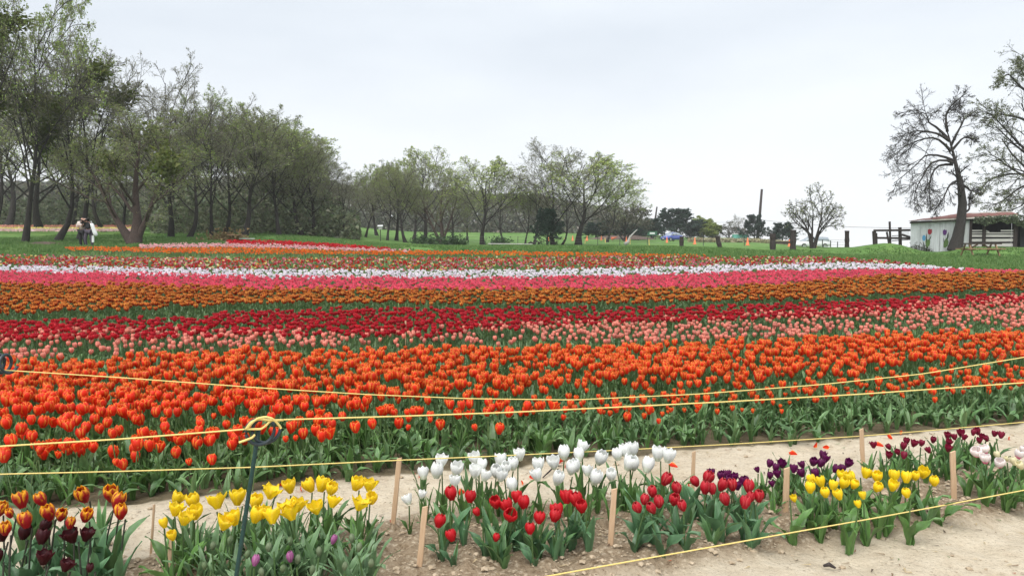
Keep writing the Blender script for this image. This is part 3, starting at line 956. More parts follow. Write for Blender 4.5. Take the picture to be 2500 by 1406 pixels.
def tulip(name, label, group, head, H, hsize, kind, leafset, rng, nleaf=3, var=None, wide=1.0, leafscale=1.0, dark=False, tiltmax=.25, Lw=1.0):
    """a tulip with its base on the ground below head; parts stem, leaf..., flower > petal"""
    base = Vector((head.x + rng.uniform(-.05, .05) * H / .3, head.y + rng.uniform(-.03, .03), 0))
    base.z = float(zt(base.x, base.y)) + .004
    t = thing(name, label, 'tulip', base, (0, 0, 0), None, group)
    st, top = DARKSTEM if dark else STEMS[rng.integers(0, len(STEMS))]
    d = head - base
    L = d.length / top.length
    q = top.rotation_difference(d)
    part('stem', st, t, (0, 0, -.01), q.to_euler(), (1, 1, L))
    fl = FLOWERS[kind]
    v = rng.integers(0, len(fl)) if var is None else var
    inner, pet = fl[v]
    f = part('flower', inner, t, d * .995, (rng.uniform(-tiltmax, tiltmax), rng.uniform(-tiltmax, tiltmax), rng.uniform(0, 6.28)), (hsize * wide, hsize * wide, hsize))
    for k in range(3):
        part('petal', pet, f, (0, 0, 0), (rng.uniform(-.05, .05), rng.uniform(-.05, .05), k * 2.094))
    a0 = rng.uniform(0, 6.28)
    for k in range(nleaf):
        s = H / .3 * rng.uniform(.85, 1.3) * leafscale
        part('leaf', LEAF_SETS[leafset][rng.integers(0, 7)], t, (0, 0, -.01), (0, 0, a0 + k * 2.3 + rng.uniform(-.5, .5)), (s * Lw, s * Lw, s))
    return t


# ---- the wide orange bed
ro = np.random.default_rng(21)
X, Y = candidates(3.9, 10.2, .101, 22, .76)
Z = zt(X, Y)
Hs = ro.uniform(.30, .41, len(X))
gpx0, gpy0 = proj(X, Y, Z)
depth_in = np.interp(gpx0, *FRONT_IMG) - gpy0
Hs = np.where(depth_in < 70, Hs * ro.uniform(.55, .95, len(X)), Hs)
px, py = proj(X, Y, Z + Hs + .03)
otop = PXA([(-300, 892), (0, 886), (300, 868), (700, 855), (1000, 851), (1500, 844), (1900, 829), (2200, 817), (2500, 806), (2900, 784)])
inbed = (depth_in > 8) & (py > np.interp(px, *otop) + (ro.random(len(X)) - .5) * 14)
gaps = fbm(X * 1.3 + .3 * Y, Y * 2.2, 31, 3)
dens = np.where(depth_in < 26, .55, np.where(depth_in < 60, .92, 1.0)) - .45 * (gaps < .40)
dens = np.where((px < 620) & (depth_in < 60), dens + .25, dens)
flow = inbed & (ro.random(len(X)) < dens)
green = inbed & ~flow
vis = np.nonzero(flow & (px > 4) & (px < 2496))[0]
solo_i = vis[np.argsort(Y[vis])[:300]]
solo = np.zeros(len(X), bool)
solo[solo_i] = True
for i in solo_i:
    hd = Vector((X[i] + ro.uniform(-.02, .02), Y[i], Z[i] + Hs[i]))
    small = (depth_in[i] < 35 and ro.random() < .4) or ro.random() < .06
    hs = (.05 if small else .075) * ro.uniform(.85, 1.14)
    v = 3 if ro.random() < .1 else ro.integers(0, 3)
    look = ('small ' if small else '') + ('wide open ' if v == 3 else 'closed ' if v == 2 else '')
    zone = next(w for lim, w in ((350, 'above the flamed tulips'), (620, 'just left of the green post'), (960, 'between the green post and tall stake'), (1350, 'behind the white tulips, left half'), (1690, 'behind the white tulips, right half'), (2100, 'behind the purple tulips'), (9999, 'behind the crimson tulips')) if px[i] < lim)
    tulip('orange_tulip', look + 'orange tulip in the front rows ' + zone, 'orange tulips in the front rows ' + zone, hd, Hs[i], hs, 'orange', 'green', ro, 3, var=v, wide=1.08, leafscale=.92, tiltmax=.22)
rest = flow & ~solo
temps = []
for k in range(14):
    hs = (.075 * ro.uniform(.84, 1.14)) if k < 11 else .05
    temps.append(plant_template(.36, hs * .455, hs, ORANGE, 500 + k, petals=(4, 5), op=(.02, .08, .04, .12, .0, .5, .05, .02, .1, .03, .06, .1, .05, .3)[k], tip=.8 if k % 4 else .74, leaves=3, lL=.25, lW=.05, leaf_res=(5, 3), leafcol=np.array((.065, .155, .065)) * ro.uniform(.85, 1.15), rag=.35, stem_sides=4, rr=.0045))
n = rest.sum()
tag(link(bpy.data.objects.new('orange_tulip_bed', scatter_mesh('orange_bed', temps, ro.integers(0, 14, n), np.stack([X, Y, Z - .005], -1)[rest], ro.uniform(0, 6.28, n), Hs[rest] / .36, np.repeat(ro.uniform(.9, 1.1, n)[:, None], 3, 1)))),
    'orange tulips with yellow edged petals filling the back of the wide bed', 'tulips', kind='stuff')
# leaves of plants out of flower, thick along the front edge of the bed
Xg, Yg = candidates(3.9, 10.2, .15, 23, .76)
Zg = zt(Xg, Yg)
gx0, gy0 = proj(Xg, Yg, Zg)
dg = np.interp(gx0, *FRONT_IMG) - gy0
ok = (dg > 34 * (fbm(Xg * 2.5, Yg * 2.5, 88, 3) - .5) + 12 * (ro.random(len(Xg)) - .5)) & (Yg < 9.6)
ok &= ro.random(len(Xg)) < np.where(dg < 60, 1.0, .7)
Xg, Yg, Zg, dg = Xg[ok], Yg[ok], Zg[ok], dg[ok]
temps = [plant_template(.16, .01, .01, None, 700 + k, leaves=5, lL=.25, lW=.062, leaf_res=(6, 3), leafcol=np.array([(.055, .13, .058), (.075, .165, .075), (.048, .115, .045), (.09, .185, .09)][k % 4]), stem_sides=3, bare=k % 3, bmax=2.1) for k in range(12)]
n = len(Xg)
tag(link(bpy.data.objects.new('orange_bed_leaves', scatter_mesh('orange_bed_leaves', temps, ro.integers(0, 12, n), np.stack([Xg, Yg, Zg - .015], -1), ro.uniform(0, 6.28, n), np.where(dg < 50, ro.uniform(.6, 1.1, n), ro.uniform(.85, 1.15, n)), np.repeat(ro.uniform(.78, 1.22, n)[:, None], 3, 1)))),
    'broad green tulip leaves crowding the front edge of the orange bed', 'leaves', kind='stuff')

# ---- the display rows in front, each flower where the photograph has it (pixel of the flower's middle)
P = lambda s: [tuple(float(x) for x in q.split(',')[:2]) + ((q.split(',')[2],) if q.count(',') > 1 else ('',)) for q in s.split()]
CLUMPS = [
    dict(kind='flamed', name='flamed_tulip', desc='red and yellow flamed tulip', where='at left corner', hpx=40, leafset='blue', dark=True, nleaf=3, H=lambda y: .37,
         pts=P('55,1218 107,1212 209,1202 272,1200 282,1219 295,1244 27,1247,s 124,1246 147,1248 207,1251 66,1266 169,1274,s 14,1283 -4,1236')),
    dict(kind='maroon', name='maroon_tulip', desc='near black maroon tulip', where='below the flamed tulips', hpx=37, leafset='blue', dark=True, nleaf=3, H=lambda y: .31,
         pts=P('6,1300 55,1296 102,1277 100,1308 179,1303 208,1300 105,1357 157,1374 218,1381,s -6,1352')),
    dict(kind='yellow', name='yellow_tulip', desc='ragged yellow tulip', where='around the green post', hpx=38, leafset='green', nleaf=3, H=lambda y: .31, open=True, wide=1.05,
         pts=P('426,1212 426,1238 475,1218 531,1221 580,1212 622,1220 403,1273,s 448,1260 477,1246 544,1271 575,1260 621,1254 423,1302,s 658,1196 710,1182 762,1179 781,1179 806,1186 866,1175 900,1178 908,1208 810,1218 874,1224 725,1228 705,1234 715,1248 774,1232 640,1243 666,1257')),
    dict(kind='mauve', name='mauve_tulip', desc='closed mauve tulip bud', where='below the yellow tulips', hpx=29, leafset='grey', nleaf=4, H=lambda y: .27, wide=.82,
         pts=P('621,1365 709,1355 811,1312')),
    dict(kind='white', name='white_tulip', desc='white tulip', where='behind cherry red tulips', hpx=37, leafset='green', nleaf=3, H=lambda y: .35 - .14 * (y - 1084) / 133, Lw=.72,
         pts=P('1034,1150 1077,1120 1065,1147 1112,1139 1109,1169 1164,1113 1159,1146 1174,1130 1180,1154 1028,1202,s 999,1217,s 1221,1121 1236,1133 1211,1144 1221,1155 1253,1127 1270,1104 1253,1180 1315,1131 1315,1154 1353,1124 1358,1163 1377,1102 1415,1084 1414,1106 1393,1137 1408,1130 1434,1147,s 1449,1162 1461,1113 1493,1152 1509,1104 1533,1098 1545,1095 1530,1127 1547,1126 1577,1133 1605,1105 1629,1109')),
    dict(kind='cherry', name='cherry_red_tulip', desc='cherry red tulip', where='before white tulips', hpx=33, leafset='blue', nleaf=4, H=lambda y: .285 - .1 * (y - 1202) / 100, leafscale=1.15, wide=1.16,
         pts=P('1104,1202 1147,1209 1168,1245,s 1212,1221 1244,1231 1243,1252 1263,1209 1280,1224 1069,1269 1105,1303 1210,1308,s 1294,1286 1315,1260 1361,1244 1352,1255 1384,1211 1408,1217 1421,1232')),
    dict(kind='rose', name='rose_red_tulip', desc='egg shaped rose red tulip', where='before purple tulips', hpx=32, leafset='blue', nleaf=4, H=lambda y: .25, leafscale=1.3, Lw=1.15,
         pts=P('1620,1166 1594,1195 1571,1214 1561,1232 1596,1234 1609,1221 1654,1188 1644,1214 1669,1229 1703,1169 1723,1162 1720,1188 1740,1189 1758,1180 1789,1180 1828,1185 1774,1215 1830,1208 1852,1207 1817,1224')),
    dict(kind='purple', name='purple_tulip', desc='dark purple tulip', where='behind rose red tulips', hpx=24, leafset='blue', nleaf=3, H=lambda y: .22,
         pts=P('1737,1152 1760,1159 1775,1156 1778,1169 1794,1160 1801,1183 1814,1173 1825,1170')),
    dict(kind='purple', name='purple_tulip', desc='dark purple tulip', where='behind bright yellow tulips', hpx=22, leafset='green', nleaf=4, H=lambda y: .215,
         pts=P('1851,1144,s 1877,1128 1893,1139 1909,1129 1879,1157 1899,1154 1937,1142 1961,1131 1984,1124 1960,1152 2006,1107 2014,1117 2067,1127 2036,1141 2001,1128 2054,1141 1994,1153 1886,1179,s')),
    dict(kind='crimson', name='crimson_tulip', desc='dark crimson tulip', where='between back stakes', hpx=18, leafset='green', nleaf=4, H=lambda y: .24,
         pts=P('2133,1084 2173,1087 2170,1108 2194,1100 2205,1087 2213,1074 2229,1080 2248,1079 2277,1071 2270,1096 2206,1110 2313,1076 2314,1092 2314,1061 2331,1064 2345,1055 2352,1064 2375,1053 2389,1051 2391,1072 2398,1062 2411,1067 2427,1056 2443,1060')),
    dict(kind='sunny', name='bright_yellow_tulip', desc='bright yellow tulip', where='between right stakes', hpx=28, leafset='green', nleaf=4, H=lambda y: .265, wide=1.08, leafscale=1.15, Lw=1.1,
         pts=P('1984,1166 1978,1188 2007,1173 2016,1198 2032,1180 2056,1157 2056,1175 2051,1204 2082,1163 2082,1176 2112,1152 2140,1159 2139,1183 2183,1160 2178,1182 2212,1163 2233,1156 2253,1150 2215,1199 2281,1170 2097,1228,s 1940,1213,s 2108,1207,s')),
    dict(kind='blush', name='blush_tulip', desc='white tulip with pink base', where='at the right edge', hpx=25, leafset='green', nleaf=4, H=lambda y: .30, wide=1.25,
         pts=P('2385,1100 2405,1094 2406,1117 2441,1126 2484,1105 2502,1095')),
    dict(kind='cream', name='cream_tulip', desc='plain cream tulip', where='among the white and pink ones', hpx=21, leafset='green', nleaf=4, H=lambda y: .30,
         pts=P('2437,1107 2459,1117,s 2477,1124 2494,1133')),
]
rd = np.random.default_rng(61)
for cl in CLUMPS:
    pts = sorted(cl['pts'], key=lambda p: p[1])
    nrow = 1 if len(pts) <= 10 else 2 if len(pts) <= 24 else 3
    rows = [sorted(r, key=lambda p: p[0]) for r in np.array_split(np.array(pts, object), nrow)]
    rown = {1: [''], 2: ['upper row', 'lower row'], 3: ['top row', 'middle row', 'bottom row']}[nrow]
    for rw, rnm in zip(rows, rown):
        rw = [tuple(p) for p in rw]
        for i, (x, y, s) in enumerate(rw):
            H = cl['H'](y)
            hpx = cl['hpx'] * (.72 if s else 1)
            Yd = FPX * (CAM_H - H) / (y + hpx / 2 - HORY)
            hs = hpx * Yd / FPX * rd.uniform(.86, 1.1)
            head = at(x, y + hpx / 2, Yd)
            v = rd.integers(0, len(FLOWERS[cl['kind']]))
            if s: v = len(FLOWERS[cl['kind']]) - 1
            adj = ('small ' if s else '') + ((OPENNESS['yellow'][v] + ' ') if cl.get('open') and not s else '')
            pw = place_word(i, len(rw))
            lab = f"{adj}{cl['desc']}, {pw}, {rnm} {cl['where']}" if rnm else f"{adj}{cl['desc']}, {pw} {cl['where']}"
            tulip(cl['name'], lab, cl['desc'] + 's ' + cl['where'], head, H, hs, cl['kind'], cl['leafset'], rd, cl['nleaf'], v, cl.get('wide', 1.0), cl.get('leafscale', 1.0), cl.get('dark', False), .42, cl.get('Lw', 1.0))

# plants in bud round the mauve ones, and plants without flowers among the display clumps
BUDS = P('859,1313 710,1320 602,1351 725,1364 778,1345 875,1335 520,1330 560,1318 655,1335 690,1385 760,1390 840,1380 500,1378 640,1395 905,1372')
for i, (x, y, s) in enumerate(sorted(BUDS)):
    Yd = FPX * (CAM_H - .25) / (y + 10 - HORY)
    tulip('budding_tulip', f'green tulip bud on grey leaves, {place_word(i, len(BUDS))} below the yellow tulips', 'green tulip buds below the yellow tulips', at(x, y + 10, Yd), .25, 24 * Yd / FPX, 'bud', 'grey', rd, 5, None, .8, 1.05)
LEAFY = [('grey', .27, 52, (470, 905), (1330, 1440)), ('blue', .34, 8, (0, 290), (1300, 1400)), ('green', .26, 9, (400, 920), (1270, 1330)), ('green', .24, 9, (985, 1640), (1190, 1240)), ('blue', .26, 12, (1040, 1440), (1270, 1390)),
         ('blue', .25, 8, (1560, 1850), (1250, 1330)), ('green', .21, 14, (1850, 2080), (1165, 1200)), ('green', .22, 16, (2125, 2330), (1110, 1150)), ('green', .22, 8, (2310, 2440), (1085, 1120)), ('green', .24, 6, (1960, 2290), (1225, 1270)), ('green', .26, 6, (2375, 2500), (1160, 1200))]
V0 = [plant_template(.02, .01, .01, None, 950 + k, leaves=5, lL=.28, lW=.046, leaf_res=(9, 3), leafcol=(.066, .16, .07) if k % 2 else (.10, .20, .12), stem_sides=3) for k in range(8)]
Lp, Lw_, Ls = [], [], []
for st, H, n, xr, yr in LEAFY:
    for _ in range(n):
        g = hit(rd.uniform(*xr), rd.uniform(*yr) + 30)
        Lp.append(g); Ls.append(H / .26 * rd.uniform(.7, 1.0)); Lw_.append(rd.integers(0, 4) * 2 + (0 if st == 'grey' else 1))
n = len(Lp)
tag(link(bpy.data.objects.new('display_leaves', scatter_mesh('display_leaves', V0, np.array(Lw_), np.array(Lp) - np.array([0, 0, .01]), rd.uniform(0, 6.28, n), np.array(Ls), np.repeat(rd.uniform(.85, 1.15, n)[:, None], 3, 1)))),
    'loose tulip leaves growing among the display flowers on the sand', 'leaves', kind='stuff')


# ------------------------------------------------------------------ stakes, ropes, posts, bits on the sand
def stake(top, base, wpx, label, name='wooden_stake', Yd=None):
    Yd = Yd or FPX * CAM_H / (base[1] - HORY)
    a, b = at(base[0], base[1], Yd), at(top[0], top[1], Yd)
    a = a - (b - a).normalized() * .06
    w = wpx * Yd / FPX
    d = b - a
    mb = MB()
    L = d.length
    k = 8
    rings = []
    for i in range(k):
        t = i / (k - 1)
        ww, dd = w / 2 * (1 + .06 * math.sin(i * 2.1 + top[0])), w * .22
        ox = .02 * w * math.sin(i * 1.7 + top[0])
        z = L * t
        sl = .16 * w if i == k - 1 else 0
        rings.append([(-ww + ox + .003, -dd, z - sl), (ww + ox - .003, -dd, z + sl), (ww + ox, -dd + .003, z + sl), (ww + ox, dd, z + sl), (-ww + ox, dd, z - sl), (-ww + ox, -dd + .003, z - sl)])
    mb.loft(rings)
    return thing(name, label, 'stake', a, Vector((0, 0, 1)).rotation_difference(d).to_euler(), mb.mesh('stake', M_STAKE), 'wooden stakes marking the display rows')


stake((975, 1118), (957, 1306), 12, 'tall wooden stake between the ragged yellow and the white tulips')
stake((1038, 1236), (1020, 1420), 14, 'wooden stake in front left of the cherry red tulips')
stake((1500, 1193), (1488, 1362), 14, 'wooden stake between the cherry red and the rose red tulips')
stake((1694, 1102), (1690, 1225), 9, 'wooden stake rising behind the rose red tulips')
stake((1921, 1142), (1917, 1279), 14, 'wooden stake just left of the bright yellow tulips')
stake((2103, 1047), (2108, 1150), 10, 'wooden stake beside the dark crimson tulips, touched by the rope')
stake((2326, 1102), (2330, 1236), 13, 'wooden stake between the bright yellow and the white and pink tulips')
stake((376, 1231), (366, 1384), 6, 'very thin wooden stick between the flamed and the yellow tulips')
stake((418, 1312), (406, 1450), 10, 'stubby wooden stake under the smallest ragged yellow tulip')
stake((990, 783), (990, 838), 4, 'pale thin stake standing among the deep red tulips', Yd=10.0)


def rope(name, pts, label, r=.0029):
    """pts = (px, py, metres away); smooth polyline through them"""
    P_ = np.array([at(*p) for p in pts])
    t = np.linspace(0, len(P_) - 1, (len(P_) - 1) * 10 + 1)
    out = np.stack([np.interp(t, np.arange(len(P_)), P_[:, k]) for k in range(3)], -1)
    out[1:-1] = (out[:-2] + 2 * out[1:-1] + out[2:]) / 4
    return thing(name, label, 'rope', data=MB().tube(out, r, 6).mesh('rope', M_ROPE, True), group='yellow ropes round the beds')


def catenary(p, q, sag, n=9):
    a, b = at(*p), at(*q)
    return [a.lerp(b, i / (n - 1)) - Vector((0, 0, sag * 4 * (i / (n - 1)) * (1 - i / (n - 1)))) for i in range(n)]


def rope3(name, P_, label, r=.0042):
    return thing(name, label, 'rope', data=MB().tube(np.array(P_), r, 6).mesh('rope', M_ROPE, True), group='yellow ropes round the beds')


rope('rope', [(-120, 897, 3.86), (20, 904, 3.87), (300, 922, 3.9), (640, 947, 3.95), (900, 963, 4.0), (1150, 973, 4.05), (1400, 976, 4.1), (1700, 962, 4.16), (2000, 939, 4.22), (2250, 913, 4.28), (2500, 872, 4.35), (2640, 845, 4.4)],
     'slack yellow rope sagging across the orange tulips from the dark coiled post')
rope('rope', [(692, 1024, 2.62), (1000, 1015, 2.78), (1250, 1006, 2.92), (1500, 994, 3.06), (1800, 979, 3.2), (2100, 962, 3.34), (2500, 934, 3.52), (2650, 923, 3.6)],
     'yellow rope running from the green post to the right across orange tulips')
rope('rope', [(-120, 1098, 2.37), (0, 1089, 2.4), (300, 1071, 2.48), (604, 1047, 2.585), (640, 1046, 2.585)], 'yellow rope tied to the green post from the left edge')
rope('rope', [(-120, 1163, 3.2), (0, 1157, 3.27), (300, 1150, 3.45), (620, 1140, 3.66), (975, 1123, 3.93), (1250, 1111, 4.2), (1500, 1099, 4.46), (1800, 1083, 4.83), (2103, 1064, 5.2), (2300, 1048, 5.5), (2500, 1030, 5.86), (2650, 1016, 6.1)],
     'long low yellow rope behind the white tulips, touching the tall stakes', .0032)
_lo = [(1150, 1442), (1340, 1405), (1490, 1378), (1700, 1341), (1918, 1302), (2130, 1265), (2330, 1228), (2500, 1196), (2700, 1160)]
rope('rope', [(x, y, FPX * (CAM_H - .19) / (y - HORY)) for x, y in _lo], 'low yellow rope in front of the display rows near the sandy path', .0032)

# green pigtail post with the tied rope ends
pY = 2.6
pb, pt_ = at(533, 1690, pY), at(632, 1046, pY)
post = thing('pigtail_post', 'slim dark green plastic post with a coiled top tied with yellow rope', 'fence post', (pb.x, pb.y, 0))
off = Vector((pb.x, pb.y, 0))
seg = [pb - off + (pt_ - pb) * t for t in np.linspace(0, 1, 12)]
part('shaft', MB().tube([tuple(s) for s in seg], .0080, 8).mesh('shaft', M_GPOST, True), post)
ctr = at(640, 1052, pY) - off
coil = []
for i in range(46):
    a = 1.2 + i / 45 * 4 * math.pi * .92
    coil.append((ctr.x + .038 * math.cos(a) - .012 + .03 * i / 45 * .9, ctr.y + .02 * math.cos(a) - .02 + .04 * i / 45, ctr.z + .046 * math.sin(a)))
part('coil', MB().tube(coil, .0065, 8).mesh('coil', M_BPOST, True), post)


def knot(pts, label, r=.0042):
    P_ = np.array([at(*p) for p in pts])
    t = np.linspace(0, len(P_) - 1, (len(P_) - 1) * 6 + 1)
    out = np.stack([np.interp(t, np.arange(len(P_)), P_[:, k]) for k in range(3)], -1)
    for _ in range(3): out[1:-1] = (out[:-2] + 2 * out[1:-1] + out[2:]) / 4
    return MB().tube(out, r, 6)


tie = thing('rope_tie', 'knotted loops of yellow rope end wrapped round the coiled post top', 'rope', at(640, 1046, 2.56))
o_ = at(640, 1046, 2.56)
for pts in ([(604, 1046, 2.56), (615, 1032, 2.54), (628, 1021, 2.54), (648, 1017, 2.54), (665, 1021, 2.55), (675, 1030, 2.56), (684, 1041, 2.57), (686, 1046, 2.57)],
            [(600, 1048, 2.56), (612, 1030, 2.55), (632, 1022, 2.55), (656, 1026, 2.56), (692, 1025, 2.6)],
            [(604, 1047, 2.56), (624, 1047, 2.55), (638, 1047, 2.55), (650, 1038, 2.55), (657, 1030, 2.56), (664, 1026, 2.58)],
            [(622, 1061, 2.56), (616, 1068, 2.55), (600, 1074, 2.54), (583, 1080, 2.53)]):
    m = knot(pts, '').mesh('strand', M_ROPE, True)
    m.transform(Matrix.Translation(-o_))
    part('strand', m, tie)

# dark coil of the post at the left edge (its shaft is just outside the frame)
qY = 3.86
post2 = thing('pigtail_post', 'dark coiled post top cut by the left edge of the frame', 'fence post', (at(-28, 900, qY).x, qY, 0))
off = Vector((at(-28, 900, qY).x, qY, 0))
c2 = at(8, 888, qY) - off
coil = []
for i in range(60):
    a = 1.5 + i / 59 * 5.4 * math.pi
    coil.append((c2.x - .062 + .10 * i / 59 + .012 * math.cos(a), c2.y + .04 * math.cos(a), c2.z + .048 * math.sin(a)))
part('coil', MB().tube(coil, .0085, 8).mesh('coil', M_BPOST, True), post2)
part('shaft', MB().tube([(0, 0, -.1), (.004, 0, .4), (c2.x - .062, c2.y, c2.z)], .0095, 8).mesh('shaft', M_GPOST, True), post2)

# fallen petals
pv, pf, pc = petal(.022, .05, .5, ORANGE, 5, 6, .8, tip=.66)
pv = pv - pv.mean(0)
PET = mk('fallen_petal', pv, pf, M_PETAL, pc)
FALLEN = [(1643, 1142, 'right of the white tulips'), (1682, 1192, 'left of the thin stake behind the rose red tulips'), (1936, 1111, 'left of the crimson stake, nearest the purple tulips'), (1991, 1091, 'beside another petal below the bed edge'),
          (2017, 1095, 'touching the purple tulips from behind'), (2200, 1059, 'behind the crimson tulips under the rope'), (2172, 1070, 'just above the leftmost crimson tulips'), (2145, 1090, 'between the crimson tulips and their stake'), (2463, 1076, 'far right behind the crimson tulips'),
          (1275, 1181, 'between two white tulip heads'), (1298, 1170, 'beside the curved twig'), (1367, 1131, 'under the orange bed behind white tulips'), (1380, 1144, 'below the curved twig end'), (1126, 1206, 'left of the cherry red tulips'), (1028, 1168, 'below the leftmost tall white tulip'), (690, 1190, 'behind the ragged yellow tulips'), (735, 1200, 'between the ragged yellow tulip stems')]
for x, y, w in FALLEN:
    g = hit(x, y)
    thing('fallen_petal', 'fallen orange petal on the sand, ' + w, 'petal', g + Vector((0, 0, .012)), (1.5 + rd.uniform(-.25, .25), rd.uniform(-.3, .3), rd.uniform(0, 6.28)), PET, 'fallen orange petals on the sand', rd.uniform(.9, 1.4))
g = hit(1150, 1361)
thing('stone', 'smooth blue grey stone under the cherry red tulips', 'stone', g + Vector((0, 0, .01)), (.2, .1, .5), MB().lathe([(0, -.02), (.03, -.015), (.04, 0), (.032, .016), (.015, .024), (0, .026)], 10).mesh('stone', M_STONE, True), None, (1, .75, .8))
g = hit(1840, 1352)
thing('stone', 'pale lump of dry soil in front of the low rope', 'stone', g + Vector((0, 0, .01)), (.3, .5, .2), MB().lathe([(0, -.016), (.022, -.012), (.03, 0), (.02, .016), (0, .02)], 7).mesh('stone', M_CLOD, False), None, (1, .8, .8))
tw = [hit(1325, 1171) + Vector((0, 0, .01)), hit(1340, 1163) + Vector((0, 0, .03)), hit(1355, 1150) + Vector((0, 0, .035)), hit(1371, 1142) + Vector((0, 0, .012))]
thing('twig', 'dry curved brown twig lying behind the white tulips', 'twig', data=MB().tube(np.array(tw), [.004, .006, .006, .003], 5).mesh('twig', M_OLDWOOD, True))
tw = [hit(2010, 1388) + Vector((0, 0, .008)), hit(2024, 1386) + Vector((0, 0, .016)), hit(2040, 1390) + Vector((0, 0, .006))]
thing('twig', 'short dark bit of bark lying on the sandy path', 'twig', data=MB().tube(np.array(tw), [.006, .011, .005], 6).mesh('bark_bit', M_OLDWOOD, True))


# ------------------------------------------------------------------ trees
def grow(P, R, L, k, tr, ang, ratio, n, gnarl, up, rr, rng, rmin=.004, flat=1.0):
    B, m, _ = P.shape
    t = (np.arange(k)[None] + rng.random((B, k))) / k * (tr[1] - tr[0]) + tr[0]
    f = t * (m - 1)
    i = np.clip(np.floor(f).astype(int), 0, m - 2)
    f = (f - i)[..., None]
    b = np.arange(B)[:, None]
    p = P[b, i] * (1 - f) + P[b, i + 1] * f
    tan = P[b, i + 1] - P[b, i]
    tan /= np.linalg.norm(tan, axis=-1, keepdims=True) + 1e-9
    rad = R[b, i] * (1 - f[..., 0]) + R[b, i + 1] * f[..., 0]
    az = np.arange(k)[None] * 2.4 + rng.random((B, 1)) * 6.28 + rng.uniform(-.5, .5, (B, k))
    ref = np.where(np.abs(tan[..., 2:3]) > .92, np.array([1., 0, 0]), np.array([0, 0, 1.]))
    u = np.cross(tan, ref)
    u /= np.linalg.norm(u, axis=-1, keepdims=True) + 1e-9
    w = np.cross(tan, u)
    pe = u * np.cos(az)[..., None] + w * np.sin(az)[..., None]
    a = rng.uniform(ang[0], ang[1], (B, k))[..., None]
    d = tan * np.cos(a) + pe * np.sin(a)
    d[..., 2] *= flat
    ln = (L[:, None] * ratio * (1.2 - .65 * t) * rng.uniform(.82, 1.15, (B, k)))
    pts = [p]
    for s in range(n):
        d = d + gnarl * rng.normal(size=d.shape) + np.array([0, 0, up])
        d /= np.linalg.norm(d, axis=-1, keepdims=True)
        p = p + d * (ln / n)[..., None]
        pts.append(p)
    Pn = np.stack(pts, 2).reshape(B * k, n + 1, 3)
    r0 = np.maximum(np.minimum(rad * rr, rad * .95), rmin).reshape(-1)
    Rn = r0[:, None] * np.linspace(1, .38, n + 1)[None]
    return Pn, np.maximum(Rn, rmin * .7), ln.reshape(-1)


def soup(levels, lo, hi):
    Vs, Fs, n = [], [], 0
    for k in range(lo, hi):
        P_, R_, sides = levels[k]
        V, F = tubes(P_, R_, sides)
        Vs.append(V); Fs.append(F + n)
        n += len(V)
    return np.concatenate(Vs), np.concatenate(Fs)


def leaf_cards(C, size, rng, col, colv=.25, aspect=.6):
    n = len(C)
    a = rng.normal(size=(n, 3)); a /= np.linalg.norm(a, axis=1, keepdims=True)
    b = np.cross(a, rng.normal(size=(n, 3))); b /= np.linalg.norm(b, axis=1, keepdims=True)
    s = (size * rng.uniform(.6, 1.4, n))[:, None]
    V = np.stack([C + a * s * 1.25, C - a * s * .75 + b * s * aspect * 1.3, C - a * s * .75 - b * s * aspect * 1.3], 1).reshape(-1, 3)
    F = np.arange(n * 3).reshape(-1, 3)
    c = np.asarray(col)[None] * rng.uniform(1 - colv, 1 + colv, (n, 1)) * rng.uniform(.9, 1.1, (n, 3))
    return V, F, np.repeat(c, 3, 0)


def tree_meshes(seed, trunkP, trunkR, spec, nleaf, lsize, lcol, twig_r=.008, barkm=None, twigm=None, lsc=None):
    """trunk mesh (trunk and limbs) and crown mesh (branches, twigs, young leaves)"""
    rng = np.random.default_rng(seed)
    P_ = [np.asarray(p, float) for p in trunkP]
    n = 9
    TP = np.stack([np.stack([np.interp(np.linspace(0, 1, n), np.linspace(0, 1, len(p)), p[:, k]) for k in range(3)], -1) for p in P_])
    TP[:, 1:-1] = (TP[:, :-2] + 2 * TP[:, 1:-1] + TP[:, 2:]) / 4
    TR = np.stack([np.interp(np.linspace(0, 1, n), np.linspace(0, 1, len(r)), r) for r in trunkR])
    L = np.linalg.norm(np.diff(TP, axis=1), axis=2).sum(1)
    if lsc is not None: L = L * np.asarray(lsc)
    levels = [(TP, TR, 10)]
    cur = (TP, TR, L)
    for s in spec:
        cur = grow(*cur, s['k'], s.get('t', (.3, 1)), s.get('a', (.5, 1.0)), s['ratio'], s.get('n', 4), s.get('g', .12), s.get('up', .03), s.get('rr', .6), rng, s.get('rmin', twig_r), s.get('flat', 1.0))
        levels.append((cur[0], cur[1], s.get('sides', 5)))
    cut = min(3, len(levels) - 1)
    V, F = soup(levels, 0, cut)
    tm = mk('trunk', V, F, barkm or M_BARK)
    V, F = soup(levels, cut, len(levels))
    C = np.full((len(V), 3), .1)
    mi = np.zeros(len(F), int)
    if nleaf:
        tips = np.concatenate([levels[-1][0][:, 1:].reshape(-1, 3), levels[-2][0][:, 2:].reshape(-1, 3)])
        c = tips[rng.integers(0, len(tips), nleaf)] + rng.normal(size=(nleaf, 3)) * lsize * 1.2
        zmin = c[:, 2].min() if len(c) else 0
        V2, F2, C2 = leaf_cards(c, lsize, rng, lcol)
        F = np.concatenate([F, F2 + len(V)])
        mi = np.concatenate([mi, np.ones(len(F2), int)])
        V = np.concatenate([V, V2])
        C = np.concatenate([C, C2])
    cm = mk('crown', V, F, [twigm or M_TWIG, M_FOL], C, mi)
    top = np.concatenate([l[0].reshape(-1, 3) for l in levels])
    ext = (np.percentile(top[:, 2], 99.3), np.percentile(np.abs(top[:, 0]), 96))
    return tm, cm, ext


